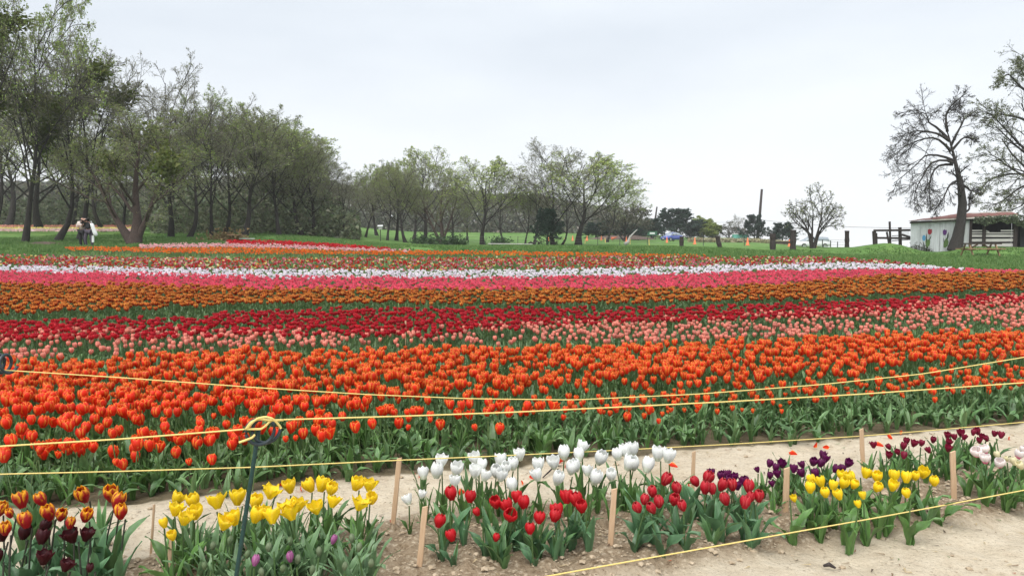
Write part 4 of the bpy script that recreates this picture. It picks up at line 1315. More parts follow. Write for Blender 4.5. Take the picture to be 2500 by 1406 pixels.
def wander(h, lean, r0, r1, seed, n=6, amp=.04):
    g = np.random.default_rng(seed)
    t = np.linspace(0, 1, n)
    P_ = np.stack([lean[0] * t + amp * h * np.cumsum(g.normal(size=n)) * .4, lean[1] * t + amp * h * np.cumsum(g.normal(size=n)) * .4, h * t], -1)
    P_ -= P_[0]
    R_ = r0 + (r1 - r0) * t ** .8
    R_[0] = r0 * 1.35
    return P_, R_


BROAD = [dict(k=13, t=(.22, .99), a=(.55, 1.0), ratio=.66, n=6, g=.10, up=.07, rr=.46, sides=6, rmin=.028),
         dict(k=6, t=(.25, 1), a=(.35, .85), ratio=.52, n=5, g=.13, up=.05, rr=.55, sides=5, rmin=.017),
         dict(k=5, t=(.2, 1), a=(.35, .9), ratio=.52, n=4, g=.15, up=.04, rr=.6, sides=4, rmin=.011),
         dict(k=4, t=(.15, 1), a=(.4, .95), ratio=.55, n=2, g=.17, up=.03, rr=.6, sides=3, rmin=.008),
         dict(k=4, t=(.1, 1), a=(.4, 1.0), ratio=.6, n=1, g=.2, up=.03, rr=.7, sides=3, rmin=.0065)]
SPRING, YELLOWG, OLIVE, GREYG = (.27, .35, .09), (.36, .44, .12), (.21, .25, .085), (.24, .26, .13)
KINDS = {}
h, r = wander(7.5, (.9, .2), .20, .02, 1, 8, .07)
KINDS['broad'] = tree_meshes(1, [h], [r], BROAD, 7500, .040, OLIVE)
h, r = wander(8.0, (-1.2, .3), .18, .02, 2, 8, .07)
KINDS['leafy'] = tree_meshes(2, [h], [r], BROAD, 11000, .042, SPRING)
h, r = wander(8.5, (.8, .4), .17, .015, 3, 8, .06)
KINDS['bare'] = tree_meshes(3, [h], [r], BROAD, 2500, .036, GREYG)
h, r = wander(7.0, (.3, -.2), .17, .02, 4, 7, .05)
KINDS['fresh'] = tree_meshes(4, [h], [r], [dict(BROAD[0], k=14, a=(.5, .9), up=.09)] + BROAD[1:], 8500, .042, YELLOWG)
h1, r1 = wander(5.5, (-2.6, .3), .26, .04, 5)
h2, r2 = wander(7.5, (.2, .1), .32, .04, 6)
h3, r3 = wander(6.0, (2.4, -.3), .20, .03, 7)
KINDS['manystem'] = tree_meshes(5, [h1, h2, h3], [r1, r2, r3], [dict(BROAD[0], k=6)] + [dict(BROAD[1], k=5)] + BROAD[2:4] + [dict(BROAD[4], k=3)], 11000, .042, OLIVE, barkm=M_BARKR)
# short dense scrub and junipers
h1, r1 = wander(1.6, (-.9, .2), .05, .02, 8)
h2, r2 = wander(2.2, (.1, .3), .06, .02, 9)
h3, r3 = wander(1.7, (.9, -.2), .05, .02, 10)
BUSH = [dict(k=6, t=(.1, 1), a=(.4, 1.0), ratio=.65, n=4, g=.15, up=.06, rr=.6, sides=4, rmin=.012), dict(k=5, t=(.15, 1), a=(.4, 1.0), ratio=.55, n=3, g=.17, up=.03, rr=.6, sides=3, rmin=.009),
        dict(k=4, t=(.1, 1), a=(.4, 1.0), ratio=.55, n=3, g=.2, up=.03, rr=.7, sides=3, rmin=.007), dict(k=3, t=(.1, 1), a=(.4, 1), ratio=.55, n=2, g=.2, up=.02, rr=.7, sides=3, rmin=.006)]
KINDS['bush'] = tree_meshes(6, [h1, h2, h3], [r1, r2, r3], BUSH, 2200, .05, (.09, .085, .06))
KINDS['willow'] = tree_meshes(7, [h1, h2, h3], [r1, r2, r3], BUSH, 14000, .06, (.20, .25, .05))
h, r = wander(3.6, (.05, .05), .11, .02, 12, amp=.01)
CED = [dict(k=26, t=(.04, .98), a=(.95, 1.3), ratio=.50, n=4, g=.08, up=.07, rr=.4, sides=4, rmin=.014), dict(k=7, t=(.2, 1), a=(.5, .9), ratio=.42, n=3, g=.12, up=.05, rr=.6, sides=3, rmin=.01), dict(k=4, t=(.2, 1), a=(.4, .8), ratio=.5, n=2, g=.12, up=.05, rr=.7, sides=3, rmin=.008)]
KINDS['juniper'] = tree_meshes(8, [h], [r], CED, 15000, .062, (.026, .055, .036))
for k in KINDS: pass
mist_v = leaf_cards(np.random.default_rng(4).normal(size=(420, 3)) * .42, .13, np.random.default_rng(5), (.10, .125, .02))
MISTLETOE = mk('mistletoe', mist_v[0], mist_v[1], M_FOL, mist_v[2])


def tree(kind, px, Y, top, wpx, label, name='tree', cat='tree', group=None, rz=None, mist=0, depth=1.0, seed=None, sink=.05):
    """px of the trunk foot, metres away, pixel row of the top, crown width in px"""
    tm, cm, (eh, ew) = KINDS[kind]
    g = ground(px, Y, -sink)
    H = at(px, top, Y).z - g.z
    sx = wpx / 2 * Y / FPX / ew
    rng = np.random.default_rng(int(px) + int(Y) * 7 + 3000)
    rz = rng.uniform(0, 6.28) if rz is None else rz
    t = thing(name, label, cat, g, (0, 0, rz), None, group, (sx, sx * depth, H / eh))
    part('trunk', tm, t)
    part('crown', cm, t)
    for k in range(mist):
        a, q = rng.uniform(0, 6.28), rng.uniform(.25, .8)
        part('mistletoe', MISTLETOE, t, (ew * q * math.cos(a), ew * q * math.sin(a), eh * rng.uniform(.45, .85)), (0, 0, a), (rng.uniform(.8, 1.7) / sx * .8, rng.uniform(.8, 1.7) / sx * .8, rng.uniform(.7, 1.2) * eh / H), 'dark green mistletoe clump')['kind'] = 'stuff'
    return t


G1 = 'trees of the wood on the left'
tree('leafy', -70, 43, -160, 430, 'tall tree at the left edge whose top leaves the frame', group=G1, mist=3)
tree('leafy', 62, 47, -40, 380, 'tall leaning tree with dark mistletoe, second trunk from the left edge', group=G1, mist=7)
tree('bare', 140, 49, 95, 330, 'tree with bent trunk left of the two people', group=G1, mist=4)
tree('bare', 196, 51, 55, 330, 'tall tree with bare high twigs directly behind the two people', group=G1, mist=6)
tree('manystem', 327, 46, 255, 360, 'thick trunked tree forking low into three stems right of the people', group=G1, rz=0.0, mist=3)
tree('bare', 418, 56, 150, 300, 'tall bare tree with thin upright twigs above the thick forked tree', group=G1)
tree('bare', 462, 54, 225, 270, 'dark tree with slanting trunk right of the thick forked tree', group=G1, mist=1)
tree('leafy', 516, 57, 240, 250, 'grey trunked tree left of the tan wooden bench', group=G1)
tree('bare', 546, 60, 240, 240, 'tree with dark trunk right behind the tan wooden bench', group=G1)
tree('broad', 597, 58, 262, 260, 'straight dark trunked tree just right of the tan wooden bench', group=G1)
tree('leafy', 682, 61, 280, 270, 'dense grey green tree above the crimson stripe', group=G1)
tree('broad', 736, 63, 318, 220, 'dense tree sloping down towards the gap, third from its end', group=G1)
tree('broad', 770, 64, 352, 200, 'dense tree with forked dark trunk near the end of the wood', group=G1)
tree('bare', 822, 66, 415, 170, 'low bare tree at the right end of the wood', group=G1)
G1b = 'trees deeper in the wood'
for i, (px, Y, top, w, kd) in enumerate([(-20, 66, 130, 300, 'bare'), (100, 70, 250, 300, 'fresh'), (255, 68, 290, 260, 'bare'), (300, 72, 340, 240, 'leafy'), (375, 74, 330, 240, 'bare'), (440, 70, 320, 240, 'fresh'), (495, 76, 290, 230, 'bare'), (572, 74, 290, 240, 'leafy'), (640, 72, 280, 250, 'broad'), (668, 80, 300, 240, 'fresh'), (712, 76, 310, 230, 'bare'), (755, 82, 355, 190, 'leafy'), (800, 80, 395, 170, 'bare'), (20, 80, 260, 280, 'fresh'), (180, 82, 330, 260, 'leafy'), (845, 90, 440, 130, 'bare')]):
    w_ = ('left edge of the wood', 'gap above the pink and yellow strip', 'right of the people', 'forked tree', 'bare twigs', 'slanting trunk', 'grey trunk', 'tan bench', 'crimson stripe start', 'dense grey green tree', 'middle of the crimson stripe', 'sloping crowns', 'end of the wood', 'far left trunks', 'two people', 'gap beside the wood')[i]
    tree(kd, px, Y, top, w, 'tree deeper in the wood, seen behind the ' + w_, group=G1b)
G2 = 'trees along the far fence'
for a in [('leafy', 893, 80, 402, 150, 'green tree at the left end of the far row'), ('leafy', 946, 78, 392, 160, 'leaning thin trunked green tree, second of the far row'), ('broad', 968, 82, 400, 150, 'double trunked dark tree in the far row'),
          ('broad', 990, 75, 408, 150, 'thick dark trunk with scaly bark in the far row'), ('fresh', 1035, 84, 360, 170, 'tallest pale green tree of the left half of the far row'), ('manystem', 1078, 76, 408, 150, 'reddish trunk forking low into spreading limbs'),
          ('fresh', 1178, 76, 385, 190, 'symmetrical tree in fresh yellow green leaf with straight trunk'), ('bare', 1232, 84, 432, 130, 'low greyish tree right of the fresh yellow green tree'), ('leafy', 1282, 78, 452, 120, 'thin tree by the curled branch on the ground'), ('bare', 1302, 77, 418, 130, 'slender dark trunked bare tree left of the tallest one'),
          ('bare', 1350, 74, 333, 250, 'tallest bare tree of the far row with a juniper at its foot'), ('bare', 1372, 76, 430, 120, 'leaning stem growing beside the tallest bare tree'), ('fresh', 1412, 75, 375, 250, 'big rounded tree with new leaves right of the tallest one'), ('leafy', 1482, 96, 432, 170, 'hazy tree behind the right flank of the rounded tree'),
          ('bush', 1525, 105, 478, 130, 'grey twiggy tree sloping down towards the road'), ('bare', 1560, 118, 515, 70, 'last small bare tree before the first slanting pole'), ('bare', 1102, 92, 425, 130, 'bare tree behind the reddish forked trunk'), ('leafy', 1140, 100, 450, 120, 'green tree behind and left of the fresh yellow green tree'), ('broad', 920, 95, 420, 140, 'grey tree behind the green end of the far row'), ('broad', 1010, 98, 420, 150, 'grey tree behind the thick scaly trunk')]:
    tree(*a, group=G2)
tree('juniper', 1336, 73.4, 512, 62, 'dark juniper at the foot of the tallest bare tree', 'juniper', 'juniper')
G3 = 'junipers near the road'
for px, Y, top, w, lab in [(1590, 140, 534, 62, 'small juniper left of the blue car'), (1650, 150, 512, 105, 'wide spiky juniper behind the blue car'), (1693, 152, 545, 40, 'low juniper touching the yellow green bush'), (1841, 138, 526, 50, 'pointed juniper at the foot of the tall slanting pole'), (1910, 132, 545, 66, 'rounded juniper behind the two post gate'), (1500, 120, 540, 80, 'dark low juniper under the sloping grey tree'), (1455, 122, 545, 70, 'dark low juniper behind the rounded new leaved tree'), (1548, 125, 548, 50, 'dark low juniper nearest the brown mound')]:
    tree('juniper', px, Y, top, w, lab, 'juniper', 'juniper', G3)
for kd, px, Y, top, w, lab in [('willow', 1712, 160, 530, 80, 'pale yellow green bush right of the wide juniper'), ('willow', 1738, 150, 545, 78, 'low bright green bush sloping to the right'), ('bush', 1782, 150, 543, 80, 'grey leafless bush beside the bright green bush'), ('bare', 1802, 145, 523, 50, 'small bare tree with a dark nest beside the pointed juniper'), ('bush', 1822, 148, 555, 40, 'low grey bush left of the pointed juniper')]:
    tree(kd, px, Y, top, w, lab, 'bush' if kd != 'bare' else 'tree', 'bush' if kd != 'bare' else 'tree')

# many stemmed leafless tree by the white car
Y = 56
gb = ground(1985, Y, -.05)
J = lambda pts, Y, g, seed, amp=.5: np.array([np.array(at(x, y, Y)) - np.array(g) + np.array([0, np.random.default_rng(seed + i).normal() * amp * i / len(pts), 0]) for i, (x, y) in enumerate(pts)])
limbs = [[(1981, 607), (1977, 585), (1973, 565), (1966, 545), (1955, 528), (1940, 512)], [(1984, 607), (1982, 585), (1984, 560), (1988, 540), (1985, 518), (1978, 492)], [(1988, 607), (1995, 585), (2003, 565), (2012, 550), (2025, 535), (2035, 520)],
         [(1986, 607), (1992, 588), (1996, 565), (2002, 540), (2006, 515), (2004, 488)]]
SPARSE = [dict(k=6, t=(.2, 1), a=(.35, .8), ratio=.55, n=4, g=.12, up=.03, rr=.6, sides=5, rmin=.02), dict(k=6, t=(.2, 1), a=(.35, .9), ratio=.5, n=4, g=.14, up=.02, rr=.6, sides=4, rmin=.013),
          dict(k=5, t=(.15, 1), a=(.35, .95), ratio=.5, n=3, g=.16, up=.01, rr=.6, sides=3, rmin=.010), dict(k=3, t=(.1, 1), a=(.4, 1), ratio=.5, n=2, g=.2, up=.01, rr=.7, sides=3, rmin=.008)]
tm, cm, _ = tree_meshes(31, [J(l, Y, gb, 40 + i) for i, l in enumerate(limbs)], [[.12, .09, .07, .05, .035, .022]] * 4, SPARSE, 1400, .05, GREYG, twigm=M_TWIGD)
t = thing('tree', 'leafless many stemmed tree standing in front of the white car', 'tree', gb)
part('trunk', tm, t); part('crown', cm, t)

# crooked bare tree in front of the shed
Y = 51.0
gb = ground(2331, Y, -.08)
trunk = [(2331, 613), (2336, 585), (2346, 550), (2352, 510), (2352, 470), (2340, 435), (2330, 395), (2325, 360), (2314, 325), (2303, 290)]
ptr = J(trunk, Y, gb, 70, .15)
hangs = [[(2327, 392), (2300, 378), (2270, 375), (2240, 388), (2215, 412), (2200, 445)], [(2327, 398), (2302, 388), (2272, 396), (2248, 425), (2235, 460), (2222, 500)], [(2322, 370), (2300, 342), (2270, 335), (2240, 342), (2210, 360), (2190, 385)],
         [(2316, 340), (2290, 305), (2265, 300), (2240, 285), (2232, 262)], [(2313, 322), (2313, 295), (2318, 270), (2330, 248), (2342, 236)], [(2326, 365), (2338, 348), (2350, 335), (2364, 342), (2374, 338)], [(2345, 440), (2325, 445), (2305, 460), (2293, 490), (2288, 515)],
         [(2354, 455), (2366, 458), (2376, 466), (2384, 462), (2390, 472)], [(2352, 520), (2368, 512), (2373, 495), (2376, 480)], [(2327, 402), (2300, 400), (2280, 425), (2270, 460), (2268, 495)], [(2322, 355), (2338, 320), (2345, 290), (2360, 265)], [(2318, 345), (2285, 325), (2255, 318), (2225, 322), (2205, 335)]]
trunks = [ptr] + [J(l, Y, gb, 80 + i * 3, .9) for i, l in enumerate(hangs)]
rad = [[.52, .38, .31, .29, .25, .17, .11, .07, .04, .02]] + [[.10, .075, .06, .045, .03, .018]] * len(hangs)
DROOP = [dict(k=10, t=(.36, 1), a=(.35, .85), ratio=.37, n=5, g=.13, up=-.03, rr=.40, sides=5, rmin=.022), dict(k=6, t=(.15, 1), a=(.35, .9), ratio=.5, n=4, g=.15, up=-.02, rr=.6, sides=4, rmin=.014),
         dict(k=4, t=(.15, 1), a=(.35, .95), ratio=.5, n=3, g=.17, up=-.01, rr=.6, sides=3, rmin=.010), dict(k=4, t=(.1, 1), a=(.35, .9), ratio=.7, n=2, g=.2, up=-.02, rr=.7, sides=3, rmin=.007)]
tm, cm, _ = tree_meshes(33, trunks, rad, DROOP, 500, .04, GREYG, twigm=M_TWIGD, lsc=[.36] + [1.15] * len(hangs))
t = thing('tree', 'crooked bare tree with drooping branches in front of the white shed', 'tree', gb)
part('trunk', tm, t); part('crown', cm, t)

# leafing tree at the right edge, its trunk outside the frame
Y = 58.0
gb = ground(2560, Y, -.08)
limbs = [[(2570, 610), (2562, 540), (2545, 470), (2530, 420), (2522, 370), (2516, 300), (2522, 235), (2526, 190)], [(2537, 447), (2508, 440), (2480, 425), (2450, 405), (2425, 385), (2400, 372)], [(2532, 428), (2503, 426), (2475, 425), (2445, 425), (2415, 440), (2390, 462)], [(2523, 375), (2492, 360), (2470, 330), (2440, 300), (2412, 285), (2398, 262)],
         [(2517, 302), (2486, 288), (2460, 280), (2440, 275), (2420, 290)], [(2522, 232), (2492, 215), (2465, 190), (2442, 185), (2428, 200)], [(2525, 205), (2498, 188), (2480, 170), (2470, 160)], [(2540, 452), (2510, 450), (2490, 455), (2460, 475), (2430, 498), (2400, 505)], [(2548, 482), (2515, 488), (2500, 490), (2480, 505), (2455, 520)], [(2530, 400), (2560, 330), (2580, 260), (2590, 200)]]
rad = [[.45, .35, .3, .26, .2, .15, .1, .06]] + [[.11, .085, .06, .04, .02]] * 9
LEAFOUT = [dict(k=10, t=(.15, 1), a=(.35, .9), ratio=.40, n=4, g=.14, up=.0, rr=.42, sides=5, rmin=.022), dict(k=6, t=(.15, 1), a=(.4, .95), ratio=.5, n=4, g=.15, up=.0, rr=.6, sides=4, rmin=.013), dict(k=5, t=(.15, 1), a=(.4, .95), ratio=.5, n=3, g=.17, up=.0, rr=.6, sides=3, rmin=.010)]
tm, cm, _ = tree_meshes(35, [J(l, Y, gb, 120 + i * 3, .8) for i, l in enumerate(limbs)], rad, LEAFOUT, 16000, .042, (.18, .20, .10), twigm=M_TWIGD)
t = thing('tree', 'leafing tree at the right edge reaching over the shed', 'tree', gb)
part('trunk', tm, t); part('crown', cm, t)

# far wood behind the green meadow: one mass
rw = np.random.default_rng(91)
n = 105000
px = rw.uniform(-160, 1600, n)
Yw = np.where(px < 840, rw.uniform(100, 125, n), rw.uniform(158, 185, n))
Xw = (px - 1250) / FPX * Yw
crest = np.interp(px, [-160, 60, 330, 600, 780, 850, 900, 1000, 1100, 1200, 1300, 1400, 1500, 1560, 1600], [455, 450, 450, 430, 440, 455, 465, 470, 462, 474, 474, 494, 508, 538, 560]) + 22 * (fbm(px / 28, Yw / 30, 50, 3) - .5)
base = zt(Xw, Yw)
topz = CAM_H + (HORY - crest) / FPX * Yw
Zw = base + (topz - base) * rw.random(n) ** 1.35
V, F, C = leaf_cards(np.stack([Xw, Yw, Zw], -1), .30, rw, (.17, .175, .135), .4)
tag(link(bpy.data.objects.new('far_woodland', mk('far_woodland', V, F, M_FOL, C))), 'grey brown woodland massed behind the green meadow', 'wood', kind='stuff')
# brush under the left wood
n = 46000
px = rw.uniform(-120, 880, n)
Yw = rw.uniform(62, 96, n)
Xw = (px - 1250) / FPX * Yw
hb = np.interp(px, [-120, 300, 400, 560, 800, 880], [3.0, 3.0, 3.4, 4.0, 3.4, 2.0]) * (.45 + 1.1 * fbm(Xw / 2.4, Yw / 3.5, 60, 3))
keep = (Yw > 80) | (px > 370) | (hb < 1.3)
Zw = zt(Xw, Yw) + hb * rw.random(n) ** 1.3
V, F, C = leaf_cards(np.stack([Xw, Yw, Zw], -1)[keep], .17, rw, (.135, .155, .09), .5)
tag(link(bpy.data.objects.new('undergrowth', mk('undergrowth', V, F, M_FOL, C))), 'tangled brush and saplings under the trees of the wood', 'undergrowth', kind='stuff')

# grass blades on the lawn beyond the field
n = 95000
u = rw.uniform(-.75, .75, n)
Yl = edge_y(u) + .2 + rw.random(n) ** 1.5 * 26
Xl = u * Yl
ok = fbm(Xl * .6, Yl * .6, 70, 3) > .36
Xl, Yl = Xl[ok], Yl[ok]
n = len(Xl)
Zl = zt(Xl, Yl)
hh = (.08 + .24 * fbm(Xl * .5, Yl * .5, 71, 2) ** 2 + .06 * rw.random(n)) * np.interp(Yl, [30, 46, 56], [1, .8, .45])
dirv = rw.normal(size=(n, 2, 2)) * .5
V = np.zeros((n, 6, 3)); C = np.zeros((n, 6, 3))
gc = lerp((.06, .15, .03), (.17, .27, .08), rw.random(n)[:, None])
for b in range(2):
    a = rw.uniform(0, 6.28, n)
    w = .03
    V[:, 3 * b] = np.stack([Xl + w * np.cos(a), Yl + w * np.sin(a), Zl], -1)
    V[:, 3 * b + 1] = np.stack([Xl - w * np.cos(a), Yl - w * np.sin(a), Zl], -1)
    V[:, 3 * b + 2] = np.stack([Xl + dirv[:, b, 0] * hh, Yl + dirv[:, b, 1] * hh, Zl + hh], -1)
    for q in range(3): C[:, 3 * b + q] = gc
tag(link(bpy.data.objects.new('grass', mk('grass', V, np.arange(n * 6).reshape(-1, 3), M_GRASS, C.reshape(-1, 3)))), 'rough green grass round the edge of the field', 'grass', kind='stuff')

# pink and yellow strip of flowers among the trunks on the left
n = 9000
u = rw.uniform(-.78, -.50, n)
row = rw.integers(0, 3, n)
Yf = np.array([60, 64, 70])[row] + rw.uniform(0, 1, n) * np.array([2.2, 2.5, 5.0])[row]
Xf = u * Yf
C0 = np.array([(.72, .5, .5), (.82, .7, .25), (.78, .34, .26)])[row]
V, F, C = leaf_cards(np.stack([Xf, Yf, zt(Xf, Yf) + .3 + .15 * rw.random(n)], -1), .07, rw, (1, 1, 1), .12)
tag(link(bpy.data.objects.new('distant_flower_strip', mk('distant_flower_strip', V, F, M_FOL, C * np.repeat(C0, 3, 0)))), 'pale pink and yellow flower strip glimpsed between the left trunks', 'flowers', kind='stuff')

# weeds and low shrubs along the far fence
for i, (x, w, hgt, lab) in enumerate([(1055, 70, 1.0, 'long low weedy shrub under the reddish forked trunk'), (1095, 40, .9, 'weedy shrub right of the reddish forked trunk'), (1112, 26, 1.1, 'small weedy shrub by the first thin fence post'), (1132, 22, .8, 'small weedy shrub by the second thin fence post'), (1212, 24, .9, 'small round weed right of the fresh yellow green tree'), (1228, 24, .8, 'small round weed at the next fence post'), (1020, 34, .8, 'weedy shrub left of the reddish forked trunk')]):
    rs = np.random.default_rng(i)
    c = rs.normal(size=(260, 3)) * np.array([.4, .4, .3]) + np.array([0, 0, .35])
    c[:, 2] = np.abs(c[:, 2])
    V, F, C = leaf_cards(c, .10, rs, (.045, .085, .035), .35)
    thing('weedy_shrub', lab, 'shrub', ground(x, 71), (0, 0, i), mk('weedy_shrub', V, F, M_FOL, C), 'weedy shrubs along the far fence', (w * 71 / FPX / 1.6, 1, hgt))
for i, (x, w, Y, lab) in enumerate([(2236, 26, 52.4, 'dry brown weeds at the left corner of the shed wall'), (2262, 30, 52.4, 'weeds and litter below the painted blue and red tulips'), (2356, 20, 52.2, 'weeds between the crooked tree and the picnic table')]):
    rs = np.random.default_rng(i + 20)
    c = rs.normal(size=(160, 3)) * np.array([.4, .15, .2])
    c[:, 2] = np.abs(c[:, 2])
    V, F, C = leaf_cards(c, .06, rs, (.075, .085, .05), .5)
    thing('weeds', lab, 'weeds', ground(x, Y), (0, 0, 0), mk('weeds', V, F, M_FOL, C), 'weeds at the foot of the shed', (w * Y / FPX / 1.3, 1, 1))


# ------------------------------------------------------------------ the shed, its lean-to and corral
SY = 53.0
SA = math.radians(29)
SX0 = float(at(2222, 600, SY).x)


def sl_(x):
    """metres along the shed's front from its left corner, for picture column x"""
    u = (x - 1250) / FPX
    return (u * SY - SX0) / (math.cos(SA) + u * math.sin(SA))


def sx(x):
    return sl_(x)


def sz(y, x=2222):
    return float(at(x, y, SY - sl_(x) * math.sin(SA)).z)


ox = 0.0
shed = thing('shed', 'white painted shed with rusty roof and painted tulips behind the crooked tree', 'shed', (SX0, SY, 0), (0, 0, -SA))
x0, x1, x2 = 0.0, sx(2367), sx(2476)
zb = min(sz(613), sz(612, 2367), sz(608, 2476))
zl, zr = sz(540), sz(534, 2367)
npan = 6
for i in range(npan):
    a, b = x0 + (x1 - x0) * i / npan, x0 + (x1 - x0) * (i + 1) / npan - .022
    za, zb_ = zl + (zr - zl) * i / npan, zl + (zr - zl) * (i + 1) / npan
    d = .05
    yy = .014 * (i % 2)
    mb = MB()
    V = [(a, yy, zb - .3), (b, yy, zb - .3), (b, yy, zb_), (a, yy, za), (a, yy + d, zb - .3), (b, yy + d, zb - .3), (b, yy + d, zb_), (a, yy + d, za)]
    mb.add(V, quads([(0, 1, 2, 3), (5, 4, 7, 6), (4, 0, 3, 7), (1, 5, 6, 2), (3, 2, 6, 7), (4, 5, 1, 0)]))
    part('wall_panel', mb.mesh('wall_panel', M_WHITEWALL), shed)
mb = MB()
mb.box((x0 + .04, 1.75, (zb + zl) / 2 - .1), (.06, 3.3, zl - zb + .2))
mb.box((x1 / 2, 3.45, (zb + zl) / 2 - .1), (x1, .06, zl - zb + .2))
mb.box((x1 - .03, 1.75, (zb + zr) / 2), (.05, 3.3, zr - zb - .06))
part('side_wall', mb.mesh('side_wall', M_WHITEWALL), shed)
# roof: front edge climbs to the right, ridge behind
fa, fb = Vector((-.12, -.25, sz(540) + .02)), Vector((x2 + .1, -.25, sz(525, 2476) + .02))
zpk = float(at(2335, 523, SY - sl_(2335) * math.sin(SA) + 3.1).z)
zrt = float(at(2476, 518.5, SY - sl_(2476) * math.sin(SA) + 3.1).z)
tpk = sl_(2335) / x2


def back(t):
    z = fa.z + .12 + (zpk - fa.z - .12) * t / tpk if t < tpk else zpk + (zrt - zpk) * (t - tpk) / (1 - tpk)
    return Vector((fa.x + (fb.x - fa.x) * t, 3.6, z))


ns = 13
for i in range(ns):
    t0, t1 = i / ns, (i + 1) / ns
    lift = .018 * (i % 2)
    P_ = [fa.lerp(fb, t0), fa.lerp(fb, t1 + .004), back(t1 + .004), back(t0)]
    V = [p + Vector((0, 0, lift)) for p in P_] + [p + Vector((0, 0, lift - .03)) for p in P_]
    part('roof_sheet', MB().add(V, quads([(0, 1, 2, 3), (7, 6, 5, 4), (4, 5, 1, 0), (5, 6, 2, 1), (6, 7, 3, 2), (7, 4, 0, 3)])).mesh('roof_sheet', M_RUST), shed)
part('fascia_board', MB().bar(fa.lerp(fb, .22) + Vector((0, -.03, -.06)), fb + Vector((0, -.03, -.06)), .03, .10).mesh('fascia', M_FASCIA), shed)
part('eave_beam', MB().bar(fa + Vector((.05, .12, -.14)), fa.lerp(fb, .6) + Vector((0, .12, -.14)), .09, .12).mesh('eave_beam', M_OLDWOOD), shed)
part('roof_trim', MB().bar(back(tpk) + Vector((0, 0, .04)), back(1) + Vector((0, 0, .04)), .05, .05).mesh('roof_trim', M_FASCIA), shed)
# lean-to: posts, grey boards, dark inside
for x, w in ((2366, .16), (2399, .19), (2475, .24)):
    zt_ = fa.lerp(fb, (sx(x) - ox) / x2).z - .08
    part('corner_post', MB().box((sx(x) - ox + .02, -.05 if x != 2366 else -.03, (zb + zt_) / 2 - .1), (w, .14, zt_ - zb + .3), ch=.02).mesh('corner_post', M_OLDWOOD), shed)
for k, y in enumerate((563, 569, 576, 586.5, 598, 607.5)):
    hh_ = (.10, .09, .16, .20, .22, .07)[k]
    for xa, xb in ((2369, 2395), (2403, 2472)):
        if k == 0 and xa > 2400: xa = 2440
        part('slat', MB().box(((sx(xa) + sx(xb)) / 2 - ox, -.0 + .012 * (k % 2), sz(y, (xa + xb) / 2)), (sx(xb) - sx(xa), .03, hh_), (0, .004 * ((k * 7) % 5 - 2), 0)).mesh('slat', M_GREYWOOD), shed)
part('broken_slat', MB().bar((sx(2402) - ox, -.02, sz(563, 2402)), (sx(2412) - ox, .02, sz(567, 2412)), .03, .09).mesh('broken_slat', M_GREYWOOD), shed)
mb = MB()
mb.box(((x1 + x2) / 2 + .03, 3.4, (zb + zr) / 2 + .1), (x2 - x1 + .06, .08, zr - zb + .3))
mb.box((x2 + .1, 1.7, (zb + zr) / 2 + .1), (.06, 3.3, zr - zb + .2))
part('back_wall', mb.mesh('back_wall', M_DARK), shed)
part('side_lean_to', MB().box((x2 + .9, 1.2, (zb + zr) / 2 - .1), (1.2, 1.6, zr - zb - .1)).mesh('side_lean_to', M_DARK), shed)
part('side_roof', MB().add([(x2 + .1, -.3, fb.z + .0), (x2 + 2.0, -.2, fb.z - .5), (x2 + 2.0, 2.4, fb.z - .4), (x2 + .1, 2.4, fb.z + .05)], quads([(0, 1, 2, 3), (3, 2, 1, 0)])).mesh('side_roof', M_GREYWOOD), shed)


# mural on the wall: flat paint, 5 mm proud
def flat(pts, mat, name, y=-.010, order=0):
    P_ = [(sx(a) - ox, y - order * .003, sz(b, a)) for a, b in pts]
    c = np.mean(P_, 0)
    V = [tuple(c)] + P_
    k = len(P_)
    back = [(v[0], v[1] + .003, v[2]) for v in V]
    F = [(0, i + 1, (i + 1) % k + 1) for i in range(k)]
    return part(name, MB().add(V, F).mesh(name, mat), shed)


def blob(cx, cy, w, h, jag=True):
    base = [(-.35, .48), (-.5, .1), (-.46, -.3), (-.5, -.44), (-.3, -.34), (-.12, -.5), (.1, -.36), (.32, -.46), (.46, -.3), (.5, .08), (.3, .45), (0, .52)] if jag else [(.5 * math.cos(a), .5 * math.sin(a)) for a in np.linspace(0, 6.0, 12)]
    return [(cx + a * w, cy + b * h) for a, b in base]


flat(blob(2267.5, 565.5, 10.5, 13.5), M_PAINT['red'], 'painted_red_tulip', order=1)
flat(blob(2304, 567, 10, 14), M_PAINT['purple'], 'painted_purple_tulip', order=1)
flat(blob(2253.5, 581, 8.5, 14.5, False), M_PAINT['blue'], 'painted_blue_tulip', order=1)
flat([(2258, 600), (2257.5, 590), (2260, 582), (2263, 586), (2267, 583), (2269, 588), (2268.5, 597), (2264, 604), (2260.5, 606)], M_PAINT['green'], 'painted_leaf')
flat([(2258, 590), (2258.5, 578), (2260.5, 569), (2261, 580), (2260, 592)], M_PAINT['darkgreen'], 'painted_leaf', order=1)
flat([(2265, 590), (2267.5, 580), (2272, 575.5), (2269, 584)], M_PAINT['darkgreen'], 'painted_leaf', order=1)
flat([(2252, 589), (2255, 596), (2257, 607), (2254.5, 608), (2252.5, 600)], M_PAINT['darkgreen'], 'painted_leaf')
flat([(2302, 604), (2301.5, 595), (2305, 585), (2309, 580), (2314, 590), (2312, 600), (2306, 605)], M_PAINT['green'], 'painted_leaf')
flat([(2309, 582), (2310, 573), (2313, 566), (2313.5, 577), (2311, 587)], M_PAINT['darkgreen'], 'painted_leaf', order=1)
flat([(2301, 580), (2303, 585), (2304, 594), (2301.5, 591)], M_PAINT['darkgreen'], 'painted_leaf', order=1)
